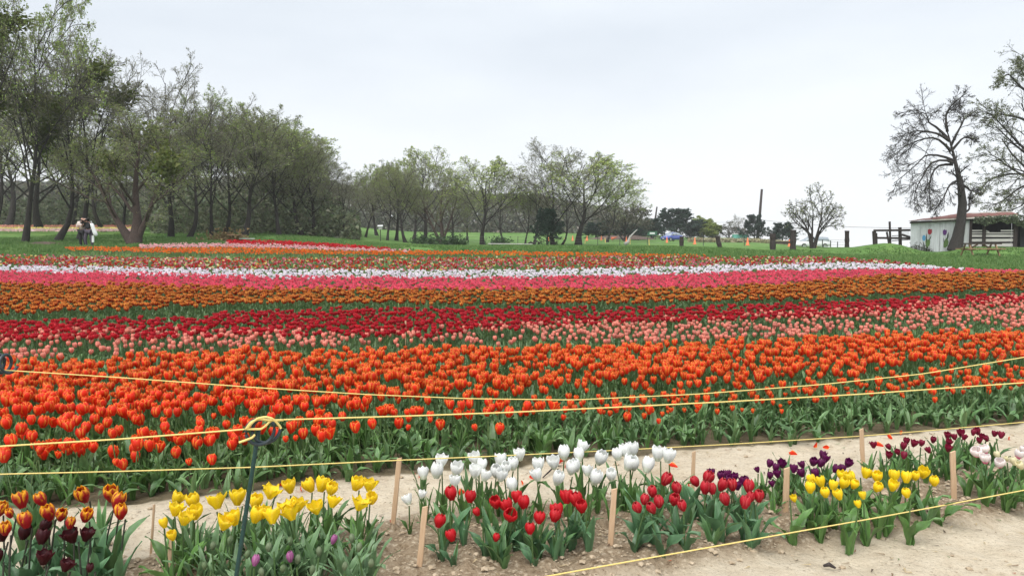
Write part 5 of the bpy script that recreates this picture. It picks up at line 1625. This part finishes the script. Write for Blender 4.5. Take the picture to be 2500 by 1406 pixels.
for a, b, w in (((2259.8, 604), (2260.2, 618), .045), ((2254.8, 607), (2255.5, 618), .04), ((2305.6, 604), (2306, 614), .045), ((2266.8, 572), (2264, 585), .05), ((2305.5, 573), (2306.6, 586), .05)):
    part('painted_stem', MB().bar((sx(a[0]) - ox, -.014, sz(a[1], a[0])), (sx(b[0]) - ox, -.014, sz(b[1], b[0])), w, .004).mesh('painted_stem', M_PAINT['darkgreen']), shed)
# worn hand lettering on an arc above the tulips: only its faded strokes can be made out
mb = MB()
for st in ([(2266, 548.5), (2265, 551), (2266, 554), (2267.5, 555.5)], [(2268.5, 550.5), (2270, 549.5), (2270.5, 551), (2269, 552)], [(2272.3, 548), (2272.6, 550)], [(2274.5, 549), (2276, 547.5), (2276.3, 545.5)], [(2276.4, 548.5), (2275, 548)],
           [(2281, 543.5), (2281.5, 547.5)], [(2280, 543.7), (2283.5, 542.6)], [(2285, 543), (2285.3, 547.3)], [(2287.3, 544.5), (2287.5, 547.3)], [(2292, 543), (2292.4, 548)], [(2292.4, 545.5), (2294.6, 541.5)], [(2292.4, 545.5), (2294.8, 548.6)], [(2296, 547.5), (2297.2, 549.4)], [(2298.6, 548), (2299.5, 550.2)], [(2301, 549.2), (2302.4, 551.2)],
           [(2297.5, 552.5), (2299.5, 553.2)], [(2302.5, 553.6), (2304, 555)], [(2306, 555.5), (2307.2, 556.8)]):
    P_ = [(sx(a) - ox, -.012, sz(b, a)) for a, b in st]
    for p, q in zip(P_[:-1], P_[1:]): mb.bar(p, q, .028, .003)
part('faded_lettering', mb.mesh('faded_lettering', M_PAINT['grey']), shed)
# ivy over the lean-to
rs = np.random.default_rng(44)
n = 2600
c = np.stack([rs.uniform(sx(2372), x2 + 2.0, n), -.42 + .15 * rs.normal(size=n), np.zeros(n)], -1)
drop = 1.3 * fbm(c[:, 0] * 1.3, c[:, 0] * 0, 3, 3) * rs.random(n) ** .7 * np.interp(c[:, 0], [sx(2372), sx(2400), sx(2440), x2, x2 + 2], [.5, .8, .7, 1.5, 2.0])
c[:, 2] = np.interp(c[:, 0], [0, x2, x2 + 2], [fa.z, fb.z, fb.z - .45]) + .02 - drop
V, F, C = leaf_cards(c, .055, rs, (.11, .14, .08), .5)
thing('ivy', 'half leafless ivy hanging over the open lean-to', 'ivy', (SX0, SY, 0), (0, 0, -SA), mk('ivy', V, F, M_FOL, C))

# dark corral fence left of the shed
CY = 53.4
cor = thing('corral_fence', 'dark weathered corral fence with leaning posts left of the shed', 'fence', (float(at(2135, 600, CY).x), CY, 0))
cx0 = float(at(2135, 600, CY).x)
cp = lambda x, y, dy=0: (float(at(x, y, CY).x) - cx0, dy, float(at(x, y, CY).z))
for (xa, ya), (xb, yb), w in (((2136, 604), (2134, 564), .20), ((2140, 604), (2139, 569), .12), ((2174, 604), (2172, 541), .11), ((2198, 604), (2197, 555), .17), ((2171, 600), (2165, 566), .10)):
    part('post', MB().bar(cp(xa, ya), cp(xb, yb), w).mesh('post', M_OLDWOOD), cor)
for (xa, ya), (xb, yb), w in (((2131, 563), (2223, 562), .15), ((2138, 581), (2223, 582), .15), ((2200, 573), (2223, 580), .14), ((2176, 576), (2196, 575), .05), ((2176, 588), (2220, 585), .06)):
    part('rail', MB().bar(cp(xa, ya, -.1), cp(xb, yb, -.1), .05, w).mesh('rail', M_OLDWOOD), cor)
mb = MB()
for k in range(8):
    mb.bar(cp(2201 + k * 2.6, 564, .05), cp(2203 + k * 2.6, 580, .05), .012)
part('wire_mesh', mb.mesh('wire_mesh', M_STEEL), cor)

# picnic table
TY = 43.6
tg = ground(2393, TY)
tab = thing('picnic_table', 'brown wooden picnic table with attached benches in front of the lean-to', 'picnic table', tg, (0, 0, math.radians(-6)))
L_ = 2.05
for k in range(4):
    part('top_plank', MB().box((0, -.27 + .18 * k, .74), (L_, .165, .08)).mesh('top_plank', M_TABLETOP), tab)
for s in (-1, 1):
    for k in range(2):
        part('bench_plank', MB().box((0, s * (.62 + .14 * k), .44), (L_ - .05, .13, .06)).mesh('bench_plank', M_TABLE), tab)
for x in (-.72, .72):
    for s in (-1, 1):
        part('leg', MB().bar((x, s * .74, 0), (x, s * .22, .71), .05, .11).mesh('leg', M_TABLE), tab)
    part('cross_beam', MB().box((x + .045, 0, .40), (.04, 1.52, .09)).mesh('cross_beam', M_TABLE), tab)
    part('brace', MB().bar((x * .85, 0, .42), (x * .2, 0, .70), .05, .08).mesh('brace', M_TABLE), tab)

# long pale bench at the end of the crimson stripe
BY = 47.0
p, q = at(845, 594.5, BY), at(899, 599.5, BY + .6)
be = thing('bench', 'long pale plank bench at the end of the crimson stripe', 'bench', (p.x, p.y, 0))
o2 = Vector((p.x, p.y, 0))
part('seat', MB().bar(p - o2, q - o2, .30, .05).mesh('seat', M_BENCH), be)
for t_ in (.12, .86):
    c = (p - o2).lerp(q - o2, t_)
    gz = float(zt(c.x + p.x, c.y + p.y))
    part('leg', MB().box((c.x, c.y, (c.z + gz) / 2 - .02), (.28, .10, c.z - gz)).mesh('leg', M_TABLE), be)
p = hit(1300, 611)
sl = thing('bench', 'low weathered plank lying on blocks under the tallest bare tree', 'bench', (p.x - 1.2, p.y + 14, float(zt(p.x - 1.2, p.y + 14))))
part('seat', MB().box((0, 0, .22), (3.2, .3, .06), (0, .01, 0)).mesh('seat', M_GREYWOOD), sl)
for x in (-1.2, 1.2): part('leg', MB().box((x, 0, .09), (.25, .25, .2)).mesh('leg', M_OLDWOOD), sl)
# tan wooden bench / table by the wood
WY = 49.0
g = ground(572, WY)
wb = thing('rustic_bench', 'tan rustic wooden table and low bench beside the dark trunks', 'bench', g, (0, 0, .2))
zt_top = at(572, 574, WY).z - g.z
part('table_top', MB().box((.0, 0, zt_top), (.95, .7, .07)).mesh('table_top', M_TABLE), wb)
for x in (-.28, .28): part('leg', MB().bar((x * 1.25, 0, 0), (x * .7, 0, zt_top), .12, .5).mesh('leg', M_TABLE), wb)
part('seat', MB().box((.85, -.2, zt_top * .42), (.95, .32, .06)).mesh('seat', M_BENCH), wb)
part('seat_block', MB().box((.85, -.2, zt_top * .18), (.5, .2, zt_top * .4)).mesh('seat_block', M_TABLE), wb)
rs = np.random.default_rng(8)
c = rs.normal(size=(500, 3)) * np.array([.65, .4, .3])
c[:, 2] = np.abs(c[:, 2])
V, F, C = leaf_cards(c, .10, rs, (.20, .14, .065), .4)
thing('dry_brush_pile', 'tan heap of dry brush left of the rustic bench', 'brush pile', ground(556, WY), (0, 0, 0), mk('dry_brush_pile', V, F, M_FOL, C))
# brown mulch mounds
for px_, Y_, w, hgt, lab in ((1515, 118, 5.6, .7, 'low brown heap of mulch on the green meadow'), (110, 45, 1.6, .18, 'dark bare patch of dug earth near the left trunks')):
    rs = np.random.default_rng(int(px_))
    th = np.linspace(0, 6.283, 25)[:-1]
    V = [(0, 0, hgt)]
    for rr_ in (.35, .7, 1.0):
        for a in th: V.append((w * rr_ * math.cos(a) * rs.uniform(.9, 1.1), w * .5 * rr_ * math.sin(a), hgt * (1 - rr_ ** 2) * rs.uniform(.8, 1.2) - .03))
    F = [(0, 1 + j, 1 + (j + 1) % 24) for j in range(24)]
    F += list(map(tuple, quads([(1 + 24 * r0 + j, 1 + 24 * (r0 + 1) + j, 1 + 24 * (r0 + 1) + (j + 1) % 24, 1 + 24 * r0 + (j + 1) % 24) for r0 in range(2) for j in range(24)])))
    thing('earth_mound', lab, 'mound', ground(px_, Y_), (0, 0, 0), mk('earth_mound', V, F, simple('mulch', (.06, .038, .03), .95, noise=(.13, .09, .07), nscale=3, bump=.8)))

# ------------------------------------------------------------------ fences, poles, wires
FY = 72.0
fen = thing('wire_fence', 'thin wire fence on green steel posts along the far meadow', 'fence', (0, FY, 0))
fposts = [(1107, 577), (1143, 577), (1186, 577), (1224, 577), (1264, 577), (1308, 577), (1459, 577), (1513, 578), (1580, 578), (1717, 578), (1817, 577)]
for x, y in fposts:
    g = ground(x, FY)
    top = at(x, y, FY)
    part('steel_post', MB().bar((g.x, 0, g.z - .1), (top.x + .02, 0, top.z), .065, .05).mesh('steel_post', M_TPOST), fen)
mb = MB()
for k, f in enumerate((.35, .65, .95)):
    pts = []
    for x, y in fposts:
        g, top = ground(x, FY), at(x, y, FY)
        pts.append((g.x, .03, g.z + (top.z - g.z) * f))
    part('wire', MB().tube(np.array(pts), .007, 4).mesh('wire', M_STEEL, True), fen)
WPOSTS = [(1664, 578, 610, 53, 11, 0, 'wooden fence post just right of the blue car'), (1760, 577, 609, 53, 12, -9, 'short wooden fence post leaning left before the grey bush'), (1887, 571, 609, 54, 15, 0, 'left post of the two post gate by the rounded juniper'), (1936, 562, 609, 54, 15, 1, 'right post of the two post gate beside the white car'), (2068, 564, 604, 57, 11, 0, 'lone dark fence post against the white sky')]
for x, yt, yb, Y, w, lean, lab in WPOSTS:
    g = ground(x, Y, -.15)
    top = at(x + lean, yt, Y)
    hgt = top.z - g.z
    r0 = w / 2 * Y / FPX
    k = 7
    rings = []
    for i in range(k):
        t_ = i / (k - 1)
        rr_ = r0 * (1 + .10 * math.sin(i * 2.3 + x)) * (1 - .08 * t_)
        rings.append([((top.x - g.x) * t_ + rr_ * math.cos(a), rr_ * math.sin(a), hgt * t_ + .03 * math.cos(a * 2 + x) * (i == k - 1)) for a in np.arange(9) / 9 * 6.2832])
    thing('fence_post', lab, 'fence post', g, (0, 0, 0), MB().loft(rings).mesh('fence_post', M_OLDWOOD), 'wooden fence posts near the road')
g1, g2 = at(1893, 592, 53.9), at(1931, 592, 53.9)
thing('gate_rail', 'single weathered rail between the two gate posts', 'rail', g1, (0, 0, 0), MB().bar((0, 0, 0), g2 - g1, .06, .13).mesh('gate_rail', M_OLDWOOD))
GY2 = 63
fg = thing('wire_fence', 'light steel fence panel behind the leafless tree and lone post', 'fence', (0, GY2, 0))
for x, y in ((2008, 585), (2028, 587), (2045, 590)):
    b_ = ground(x, GY2, -.2); tp = at(x, y, GY2)
    part('steel_post', MB().bar((b_.x, 0, b_.z), (tp.x, 0, tp.z), .07, .05).mesh('steel_post', M_TPOST), fg)
for ya, yb in ((584, 587), (590, 592), (597, 598)):
    a_, b_ = at(1996, ya, GY2), at(2066, yb, GY2)
    part('wire', MB().bar((a_.x, 0, a_.z), (b_.x, 0, b_.z), .018).mesh('wire', M_STEEL), fg)
PYd = 150.0
for xb, yb, xt, yt, Y, w, lab in ((1852, 560, 1860, 462, 150, 7, 'tall dark slanting utility pole behind the pointed juniper'), (1596, 560, 1604, 505, 190, 4.5, 'smaller slanting utility pole behind the small juniper'), (1563, 560, 1565, 512, 200, 4, 'faint upright pole among the last bare twigs')):
    a_, b_ = at(xb, yb, Y), at(xt, yt, Y)
    gz = float(zt(a_.x, Y))
    d = (b_ - a_)
    a_ = a_ - d * ((a_.z - gz + .4) / d.z)
    w_ = w * Y / FPX / 2
    thing('utility_pole', lab, 'utility pole', a_, (0, 0, 0), MB().tube(np.array([(0, 0, 0), tuple((b_ - a_) * .5), tuple(b_ - a_)]), [w_ * 1.15, w_, w_ * .8], 8).mesh('utility_pole', M_OLDWOOD, True), 'slanting utility poles near the road')
for pts, lab in (([(1745, 543, 170), (1800, 543.5, 160), (1856, 539, 150)], 'thin power line left of the tall slanting pole'), ([(1856, 537, 150), (1950, 547, 130), (2060, 554, 115), (2200, 557, 100), (2330, 556, 92)], 'long thin power line from the tall pole to behind the shed')):
    P_ = np.array([at(*p) for p in pts])
    thing('power_line', lab, 'wire', data=MB().tube(P_, .022, 4).mesh('power_line', M_OLDWOOD, True), group='power lines')

# ------------------------------------------------------------------ cones, markers, small far things
cone_m = (MB().lathe([(.0, .72), (.035, .72), (.05, .66), (.13, .06), (.14, .05), (.14, .03)], 14), MB().box((0, 0, .02), (.38, .38, .035), ch=.03))
CONE_A, CONE_B = cone_m[0].mesh('cone_body', M_CONE, True), cone_m[1].mesh('cone_base', M_CONE)
CONES = [(1338, 583, 100, 1.5, 'orange cone behind the trunk of the tallest bare tree'), (1398, 583, 105, 1.25, 'orange cone between the tallest and the rounded tree'), (1433, 584, 105, 1.25, 'orange cone right of the rounded tree trunk'), (1468, 585, 108, 1.2, 'orange cone at the left end of the mulch heap'), (1529, 588, 100, 1.2, 'orange cone behind the fallen pale branch'),
         (1628, 594, 105, 1.45, 'orange cone in front of the blue car'), (1696, 598, 92, 1.5, 'orange cone on the grass right of the blue car'), (1825, 604, 80, 1.45, 'orange cone alone on the grass below the pointed juniper'), (1927, 606, 66, 1.1, 'orange cone beside the right gate post'), (1991, 607, 60, 1.0, 'orange cone at the foot of the leafless tree')]
for x, y, Y, s, lab in CONES:
    t = thing('traffic_cone', lab, 'traffic cone', ground(x, Y), (0, 0, random.random()), None, 'orange traffic cones on the meadow', s * .8)
    part('cone_body', CONE_A, t); part('cone_base', CONE_B, t)
t = thing('traffic_cone', 'orange cone lying tipped over on the mulch heap', 'traffic cone', ground(1494, 110, .25), (1.3, 0, 1.0), None, 'orange traffic cones on the meadow', 1.2)
part('cone_body', CONE_A, t); part('cone_base', CONE_B, t)
FLAG = MB().box((0, 0, .25), (.06, .03, .5)).mesh('marker_stick', M_MARK)
for i, (x, Y, lab) in enumerate([(1428, 84, 'below the cone right of the rounded tree'), (1538, 80, 'right of the fallen pale branch'), (1585, 75, 'at the steel post left of the blue car'), (1478, 92, 'below the mulch heap'), (1378, 84, 'between the tallest and the rounded tree')]):
    thing('marker_stick', 'small yellow marker stick in the grass ' + lab, 'marker', ground(x, Y), (0, .1, i), FLAG, 'yellow marker sticks in the meadow', 1.25)
g = ground(1806, 140)
t = thing('storage_bin', 'small teal bin with pale lid left of the pointed juniper', 'bin', g, (0, 0, .1))
part('bin_body', MB().box((0, 0, .55), (2.6, 1.2, 1.3), ch=.1).mesh('bin_body', M_BIN), t); part('lid', MB().box((0, 0, 1.28), (2.7, 1.3, .16), ch=.1).mesh('lid', M_WHITECLOTH), t)
g = ground(1592, 130)
t = thing('road_sign', 'small dark green sign on the grass left of the blue car', 'sign', g)
part('sign_board', MB().box((0, 0, 1.1), (.9 * 1.9, .05, .75)).mesh('sign_board', M_SIGN), t)
part('sign_symbol', MB().box((0, -.035, 1.1), (.9, .01, .28)).mesh('sign_symbol', M_WHITECLOTH), t)
for x in (-.6, .6): part('leg', MB().box((x, .05, .5), (.06, .04, 1.1)).mesh('leg', M_OLDWOOD), t)
b_ = [ground(1525, 74, .1), at(1534, 590, 74), at(1538, 578, 74), at(1550, 566, 74), at(1556, 560, 74)]
thing('fallen_branch', 'pale dead branch propped up on the grass left of the blue car', 'branch', data=MB().tube(np.array(b_), [.22, .14, .09, .06, .03], 6).mesh('fallen_branch', M_GREYWOOD, True))
b_ = [ground(1288, 73.4, .1), at(1296, 591, 73.4), at(1305, 597, 73.4), at(1310, 588, 73.4), at(1316, 592, 73.4), at(1312, 600, 73.4)]
thing('fallen_branch', 'dark curled branch lying between two trunks of the far row', 'branch', data=MB().tube(np.array(b_), [.08, .11, .12, .11, .10, .05], 6).mesh('fallen_branch', M_BARK, True))
t = thing('bird_feeder', 'small pale bird feeder on a post under the green far trees', 'bird feeder', ground(929, 70))
part('post', MB().box((0, 0, .55), (.06, .06, 1.1)).mesh('post', M_OLDWOOD), t)
part('feeder_box', MB().box((0, 0, 1.22), (.32, .25, .28)).mesh('feeder_box', M_BENCH), t)
part('roof', MB().add([(-.24, -.2, 1.36), (.24, -.2, 1.36), (.24, .2, 1.36), (-.24, .2, 1.36), (-.24, 0, 1.5), (.24, 0, 1.5)], [(0, 1, 5), (0, 5, 4), (2, 3, 4), (2, 4, 5), (0, 4, 3), (1, 2, 5), (0, 3, 2), (0, 2, 1)]).mesh('roof', M_WHITECLOTH), t)

# pale dry verge along the road
rs = np.random.default_rng(5)
n = 5000
px_ = rs.uniform(1680, 1935, n)
Yv = rs.uniform(118, 128, n)
Xv = (px_ - 1250) / FPX * Yv
V, F, C = leaf_cards(np.stack([Xv, Yv, zt(Xv, Yv) + .5 * rs.random(n)], -1), .22, rs, (.36, .33, .2), .3)
tag(link(bpy.data.objects.new('dry_grass_verge', mk('dry_grass_verge', V, F, M_FOL, C))), 'pale dry grass verge along the road', 'dry grass', kind='stuff')


# ------------------------------------------------------------------ cars
def car(label, loc, rz, paint, sedan=True):
    t = thing('parked_car', label, 'car', loc, (0, 0, rz))
    sec = [(-2.25, .70, .38, .72), (-2.18, .80, .30, .86), (-1.6, .87, .24, .98), (-.9, .89, .22, .97), (0, .90, .22, .95), (.9, .89, .22, .92), (1.5, .87, .24, .84), (2.05, .80, .28, .72), (2.22, .66, .36, .60)]
    rings = []
    for x, w, zb_, zt_ in sec:
        m_ = (zb_ + zt_) / 2
        rings.append([(x, -w * .86, zb_), (x, -w, zb_ + .1), (x, -w, m_), (x, -w * .97, zt_ - .08), (x, -w * .84, zt_), (x, 0, zt_ + .03), (x, w * .84, zt_), (x, w * .97, zt_ - .08), (x, w, m_), (x, w, zb_ + .1), (x, w * .86, zb_)])
    part('body', MB().loft(rings).mesh('body', paint, True), t)
    cab = [(-1.95 if sedan else -2.1, .74, .95, .97), (-1.15 if sedan else -1.9, .66, .95, 1.38), (-.5, .62, .95, 1.46), (.25, .63, .94, 1.43), (1.15, .76, .90, .93)]
    R_ = [[(x, -.80, zb_ - .02), (x, -w * 1.02, (zb_ + zt_) / 2), (x, -w * .86, zt_), (x, 0, zt_ + .02), (x, w * .86, zt_), (x, w * 1.02, (zb_ + zt_) / 2), (x, .80, zb_ - .02)] for x, w, zb_, zt_ in cab]
    part('windows', MB().loft(R_).mesh('windows', M_GLASS, True), t)
    part('roof', MB().loft([[(x, -w * .86, z), (x, -w * .4, z + .035), (x, w * .4, z + .035), (x, w * .86, z), (x, w * .5, z - .01), (x, -w * .5, z - .01)] for x, w, z in ((-1.25 if sedan else -1.95, .66, 1.375), (-.5, .62, 1.475), (.35, .63, 1.43))]).mesh('roof', paint, True), t)
    for s in (-1, 1):
        part('pillar', MB().bar((-.30, s * .66, 1.40), (-.42, s * .80, .95), .07, .03).mesh('pillar', paint), t)
        part('pillar', MB().bar((.42, s * .60, 1.40), (1.12, s * .76, .95), .06, .04).mesh('pillar', paint), t)
        part('side_mirror', MB().box((.78, s * .98, 1.0), (.12, .2, .13), ch=.03).mesh('side_mirror', M_TYRE), t)
        part('headlight', MB().lathe([(0, .06), (.11, .03), (.14, 0)], 10, (2.08, s * .58, .62), (0, 1.2, 0)).mesh('headlight', M_LAMP, True), t)
        part('tail_light', MB().box((-2.2, s * .62, .74), (.08, .22, .16), ch=.02).mesh('tail_light', M_CONE), t)
        part('door_handle', MB().box((-.1, s * .915, .82), (.16, .03, .03)).mesh('door_handle', paint), t)
        for x in (-1.35, 1.4):
            w_ = part('wheel', MB().lathe([(.20, -.1), (.30, -.1), (.325, -.06), (.325, .06), (.30, .1), (.20, .1)], 20, (x, s * .82, .325), (math.pi / 2, 0, 0)).mesh('wheel', M_TYRE, True), t)
            part('rim', MB().lathe([(0, .07), (.06, .085), (.18, .07), (.21, .095)], 16, (x, s * .83, .325), (-s * math.pi / 2, 0, 0) if s < 0 else (-math.pi / 2, 0, 0)).mesh('rim', M_RIM, True), w_)
    part('grille', MB().box((2.20, 0, .52), (.05, .7, .14), ch=.02).mesh('grille', M_TYRE), t)
    part('number_plate', MB().box((2.245, 0, .42), (.02, .42, .12)).mesh('number_plate', M_WHITECLOTH), t)
    return t


c_ = car('dark blue sedan parked on the meadow behind an orange cone', ground(1640, 128), math.radians(180 + 38), M_BLUECAR)
g = at(1980, 600, 92)
g.z = at(1980, 584, 92).z - 1.5
g.z = max(g.z, float(zt(g.x, 92)))
car('white car half hidden behind the grassy crest and the leafless tree', g, math.radians(180 + 8), M_WHITECAR, False)


# ------------------------------------------------------------------ the two people
def skin(name, verts, edges, radii, mat, parent, root=0, sub=1):
    me = bpy.data.meshes.new(name)
    me.from_pydata(verts, edges, [])
    me.materials.append(mat)
    o = part(name, me, parent)
    md = o.modifiers.new('skin', 'SKIN')
    md.use_smooth_shade = True
    for i, r in enumerate(radii):
        v = me.skin_vertices[0].data[i]
        v.radius = r if isinstance(r, tuple) else (r, r)
        v.use_root = i == root
    s = o.modifiers.new('sub', 'SUBSURF')
    s.levels = s.render_levels = sub
    return o


def person(label, loc, rz, pose, cloth):
    t = thing('person', label, 'person', loc, (0, 0, rz))
    P_ = pose
    ks = ['pelvis', 'waist', 'chest', 'neck', 'head', 'crown', 'sl', 'el', 'hl', 'sr', 'er', 'hr', 'hipl', 'kl', 'al', 'tl', 'hipr', 'kr', 'ar', 'tr']
    ix = {k: i for i, k in enumerate(ks)}
    E = [(0, 1), (1, 2), (2, 3), (3, 4), (4, 5), (2, ix['sl']), (ix['sl'], ix['el']), (ix['el'], ix['hl']), (2, ix['sr']), (ix['sr'], ix['er']), (ix['er'], ix['hr']), (0, ix['hipl']), (ix['hipl'], ix['kl']), (ix['kl'], ix['al']), (ix['al'], ix['tl']), (0, ix['hipr']), (ix['hipr'], ix['kr']), (ix['kr'], ix['ar']), (ix['ar'], ix['tr'])]
    R_ = [(.13, .10), (.105, .085), (.135, .10), .05, .085, .07, .055, .04, .03, .055, .04, .03, .085, .058, .038, .035, .085, .058, .038, .035]
    skin('body', [P_[k] for k in ks], E, R_, M_SKIN, t)
    top = ['pelvis', 'waist', 'chest', 'sl', 'el', 'sr', 'er']
    skin('top', [Vector(P_[k]) + Vector((0, 0, .06 if k == 'pelvis' else 0)) for k in top], [(0, 1), (1, 2), (2, 3), (3, 4), (2, 5), (5, 6)], [(.19, .155), (.165, .135), (.20, .16), .10, .07, .10, .07], cloth['top'], t)
    leg = ['pelvis', 'hipl', 'kl', 'al', 'hipr', 'kr', 'ar']
    skin('trousers', [P_[k] for k in leg], [(0, 1), (1, 2), (2, 3), (0, 4), (4, 5), (5, 6)], [(.18, .145), .125, .09, .065, .125, .09, .065], cloth['legs'], t)
    for s in 'lr':
        a, b = Vector(P_['a' + s]), Vector(P_['t' + s])
        skin('shoe', [a + Vector((0, 0, -.03)), (a + b) / 2 + Vector((0, 0, -.02)), b], [(0, 1), (1, 2)], [.075, .075, .06], cloth['shoe'], t)
    h = Vector(P_['head'])
    f = Vector(cloth['face'])
    skin('hair', [h + Vector((0, 0, .075)) - f * .02, h - f * .05 + Vector((0, 0, .02)), h - f * .06 - Vector((0, 0, .16)), h - f * .03 - Vector((0, 0, .34)), h + Vector((.07, 0, -.05)), h + Vector((-.07, 0, -.05))], [(0, 1), (1, 2), (2, 3), (0, 4), (0, 5)], [.13, .15, .14, .08, .07, .07], M_HAIR, t)
    part('nose', MB().lathe([(.018, 0), (.012, .02), (0, .03)], 8, h + f * .085, Vector((0, 0, 1)).rotation_difference(f).to_euler()).mesh('nose', M_SKIN, True), t)
    for s in (-1, 1):
        e = h + f * .082 + f.cross(Vector((0, 0, 1))) * .032 * s + Vector((0, 0, .025))
        part('eye', MB().lathe([(0, -.01), (.01, 0), (0, .01)], 6, e).mesh('eye', M_HAIR, True), t)
    for s in 'lr':
        hd, el = Vector(P_['h' + s]), Vector(P_['e' + s])
        d = (hd - el).normalized()
        sd = d.cross(Vector((0, 0, 1))).normalized()
        V_, E_, R2 = [hd, hd + d * .07], [(0, 1)], [.034, .034]
        for k, (o_, ln) in enumerate(((-.026, .06), (-.009, .07), (.009, .065), (.026, .05))):
            V_ += [hd + d * .09 + sd * o_, hd + d * (.09 + ln) + sd * o_ * 1.2 - Vector((0, 0, .015))]
            E_ += [(1, 2 + 2 * k), (2 + 2 * k, 3 + 2 * k)]
            R2 += [.011, .008]
        V_ += [hd + d * .04 + sd * .05, hd + d * .075 + sd * .062]
        E_ += [(0, 10), (10, 11)]
        R2 += [.012, .009]
        skin('hand', V_, E_, R2, M_SKIN, t)
    return t


PYp = 40.5
gA, gB = ground(202, PYp), ground(216, PYp - .15)
poseA = dict(pelvis=(0, 0, .92), waist=(.0, -.01, 1.08), chest=(.01, -.02, 1.28), neck=(.03, -.03, 1.42), head=(.08, -.07, 1.53), crown=(.09, -.075, 1.585), sl=(-.17, -.02, 1.34), el=(-.26, -.06, 1.08), hl=(-.06, -.22, 1.10), sr=(.17, -.02, 1.34), er=(.22, -.12, 1.10), hr=(.04, -.24, 1.16),
             hipl=(-.09, 0, .88), kl=(-.10, -.04, .48), al=(-.10, .02, .08), tl=(-.11, -.14, .035), hipr=(.09, 0, .88), kr=(.13, -.06, .48), ar=(.16, .02, .08), tr=(.18, -.14, .035))
person('person in a cream vest with crossed arms, black trousers and white shoes', gA, .0, poseA, dict(top=M_CREAMCLOTH, legs=M_BLACKCLOTH, shoe=M_WHITECLOTH, face=(.45, -.85, -.2)))
poseB = dict(pelvis=(.06, 0, .92), waist=(.03, -.02, 1.08), chest=(-.01, -.05, 1.28), neck=(-.04, -.08, 1.41), head=(-.09, -.13, 1.50), crown=(-.10, -.14, 1.555), sl=(-.16, -.05, 1.33), el=(-.24, -.12, 1.10), hl=(-.14, -.3, 1.16), sr=(.16, -.02, 1.33), er=(.33, -.04, 1.16), hr=(.24, -.16, 1.30),
             hipl=(-.04, 0, .88), kl=(-.12, -.08, .50), al=(-.10, .0, .08), tl=(-.10, -.16, .035), hipr=(.15, 0, .88), kr=(.18, .0, .48), ar=(.19, .06, .08), tr=(.2, -.10, .035))
person('person in a dark top and plum leggings bowing her head, bag on shoulder', gB, .0, poseB, dict(top=M_BLACKCLOTH, legs=M_PLUMCLOTH, shoe=M_BLACKCLOTH, face=(-.5, -.8, -.35)))
b0 = at(229, 560, PYp - .4)
bag = thing('cloth_bag', 'white cloth bag hanging from the right person\'s shoulder', 'bag', b0, scale=.85)
mb = MB()
mb.loft([[(x + w * math.cos(a), .07 * math.sin(a) * (w / .12), z) for a in np.arange(10) / 10 * 6.283] for x, z, w in ((-.13, .38, .10), (-.08, .22, .13), (-.02, .02, .13), (.05, -.18, .15), (.10, -.32, .15), (.13, -.44, .06))])
part('bag_body', mb.mesh('bag_body', M_WHITECLOTH, True), bag)
part('strap', MB().tube([(-.20, .0, .44), (-.16, .02, .52), (-.12, 0, .40)], .02, 6).mesh('strap', M_WHITECLOTH, True), bag)
b0 = at(227, 583, PYp - .2)
thing('towel', 'white towel hanging low beside the right person\'s leg', 'towel', b0, (0, 0, 0), MB().loft([[(-.05, -.02, .18), (.05, -.02, .19), (.05, .02, .19), (-.05, .02, .18)], [(-.055, -.03, 0), (.06, -.02, 0), (.06, .03, 0), (-.055, .02, 0)], [(-.06, -.02, -.2), (.055, -.03, -.19), (.055, .02, -.19), (-.06, .03, -.2)]]).mesh('towel', M_WHITECLOTH))


# ------------------------------------------------------------------ thin spring haze over the whole place
hm = bpy.data.materials.new('haze')
hn, hl = nodes_of(hm)
hn.remove(hn['Principled BSDF'])
pv_ = hn.new('ShaderNodeVolumePrincipled')
pv_.inputs['Color'].default_value = (.985, .99, .995, 1)
pv_.inputs['Density'].default_value = .00045
hl.new(pv_.outputs['Volume'], hn['Material Output'].inputs['Volume'])
zlo, zhi = float(GZ.min()) - 1.0, 22.0
tag(link(bpy.data.objects.new('haze', MB().box((0, 300, (zlo + zhi) / 2), (1040, 640, zhi - zlo)).mesh('haze', hm))), kind='stuff')
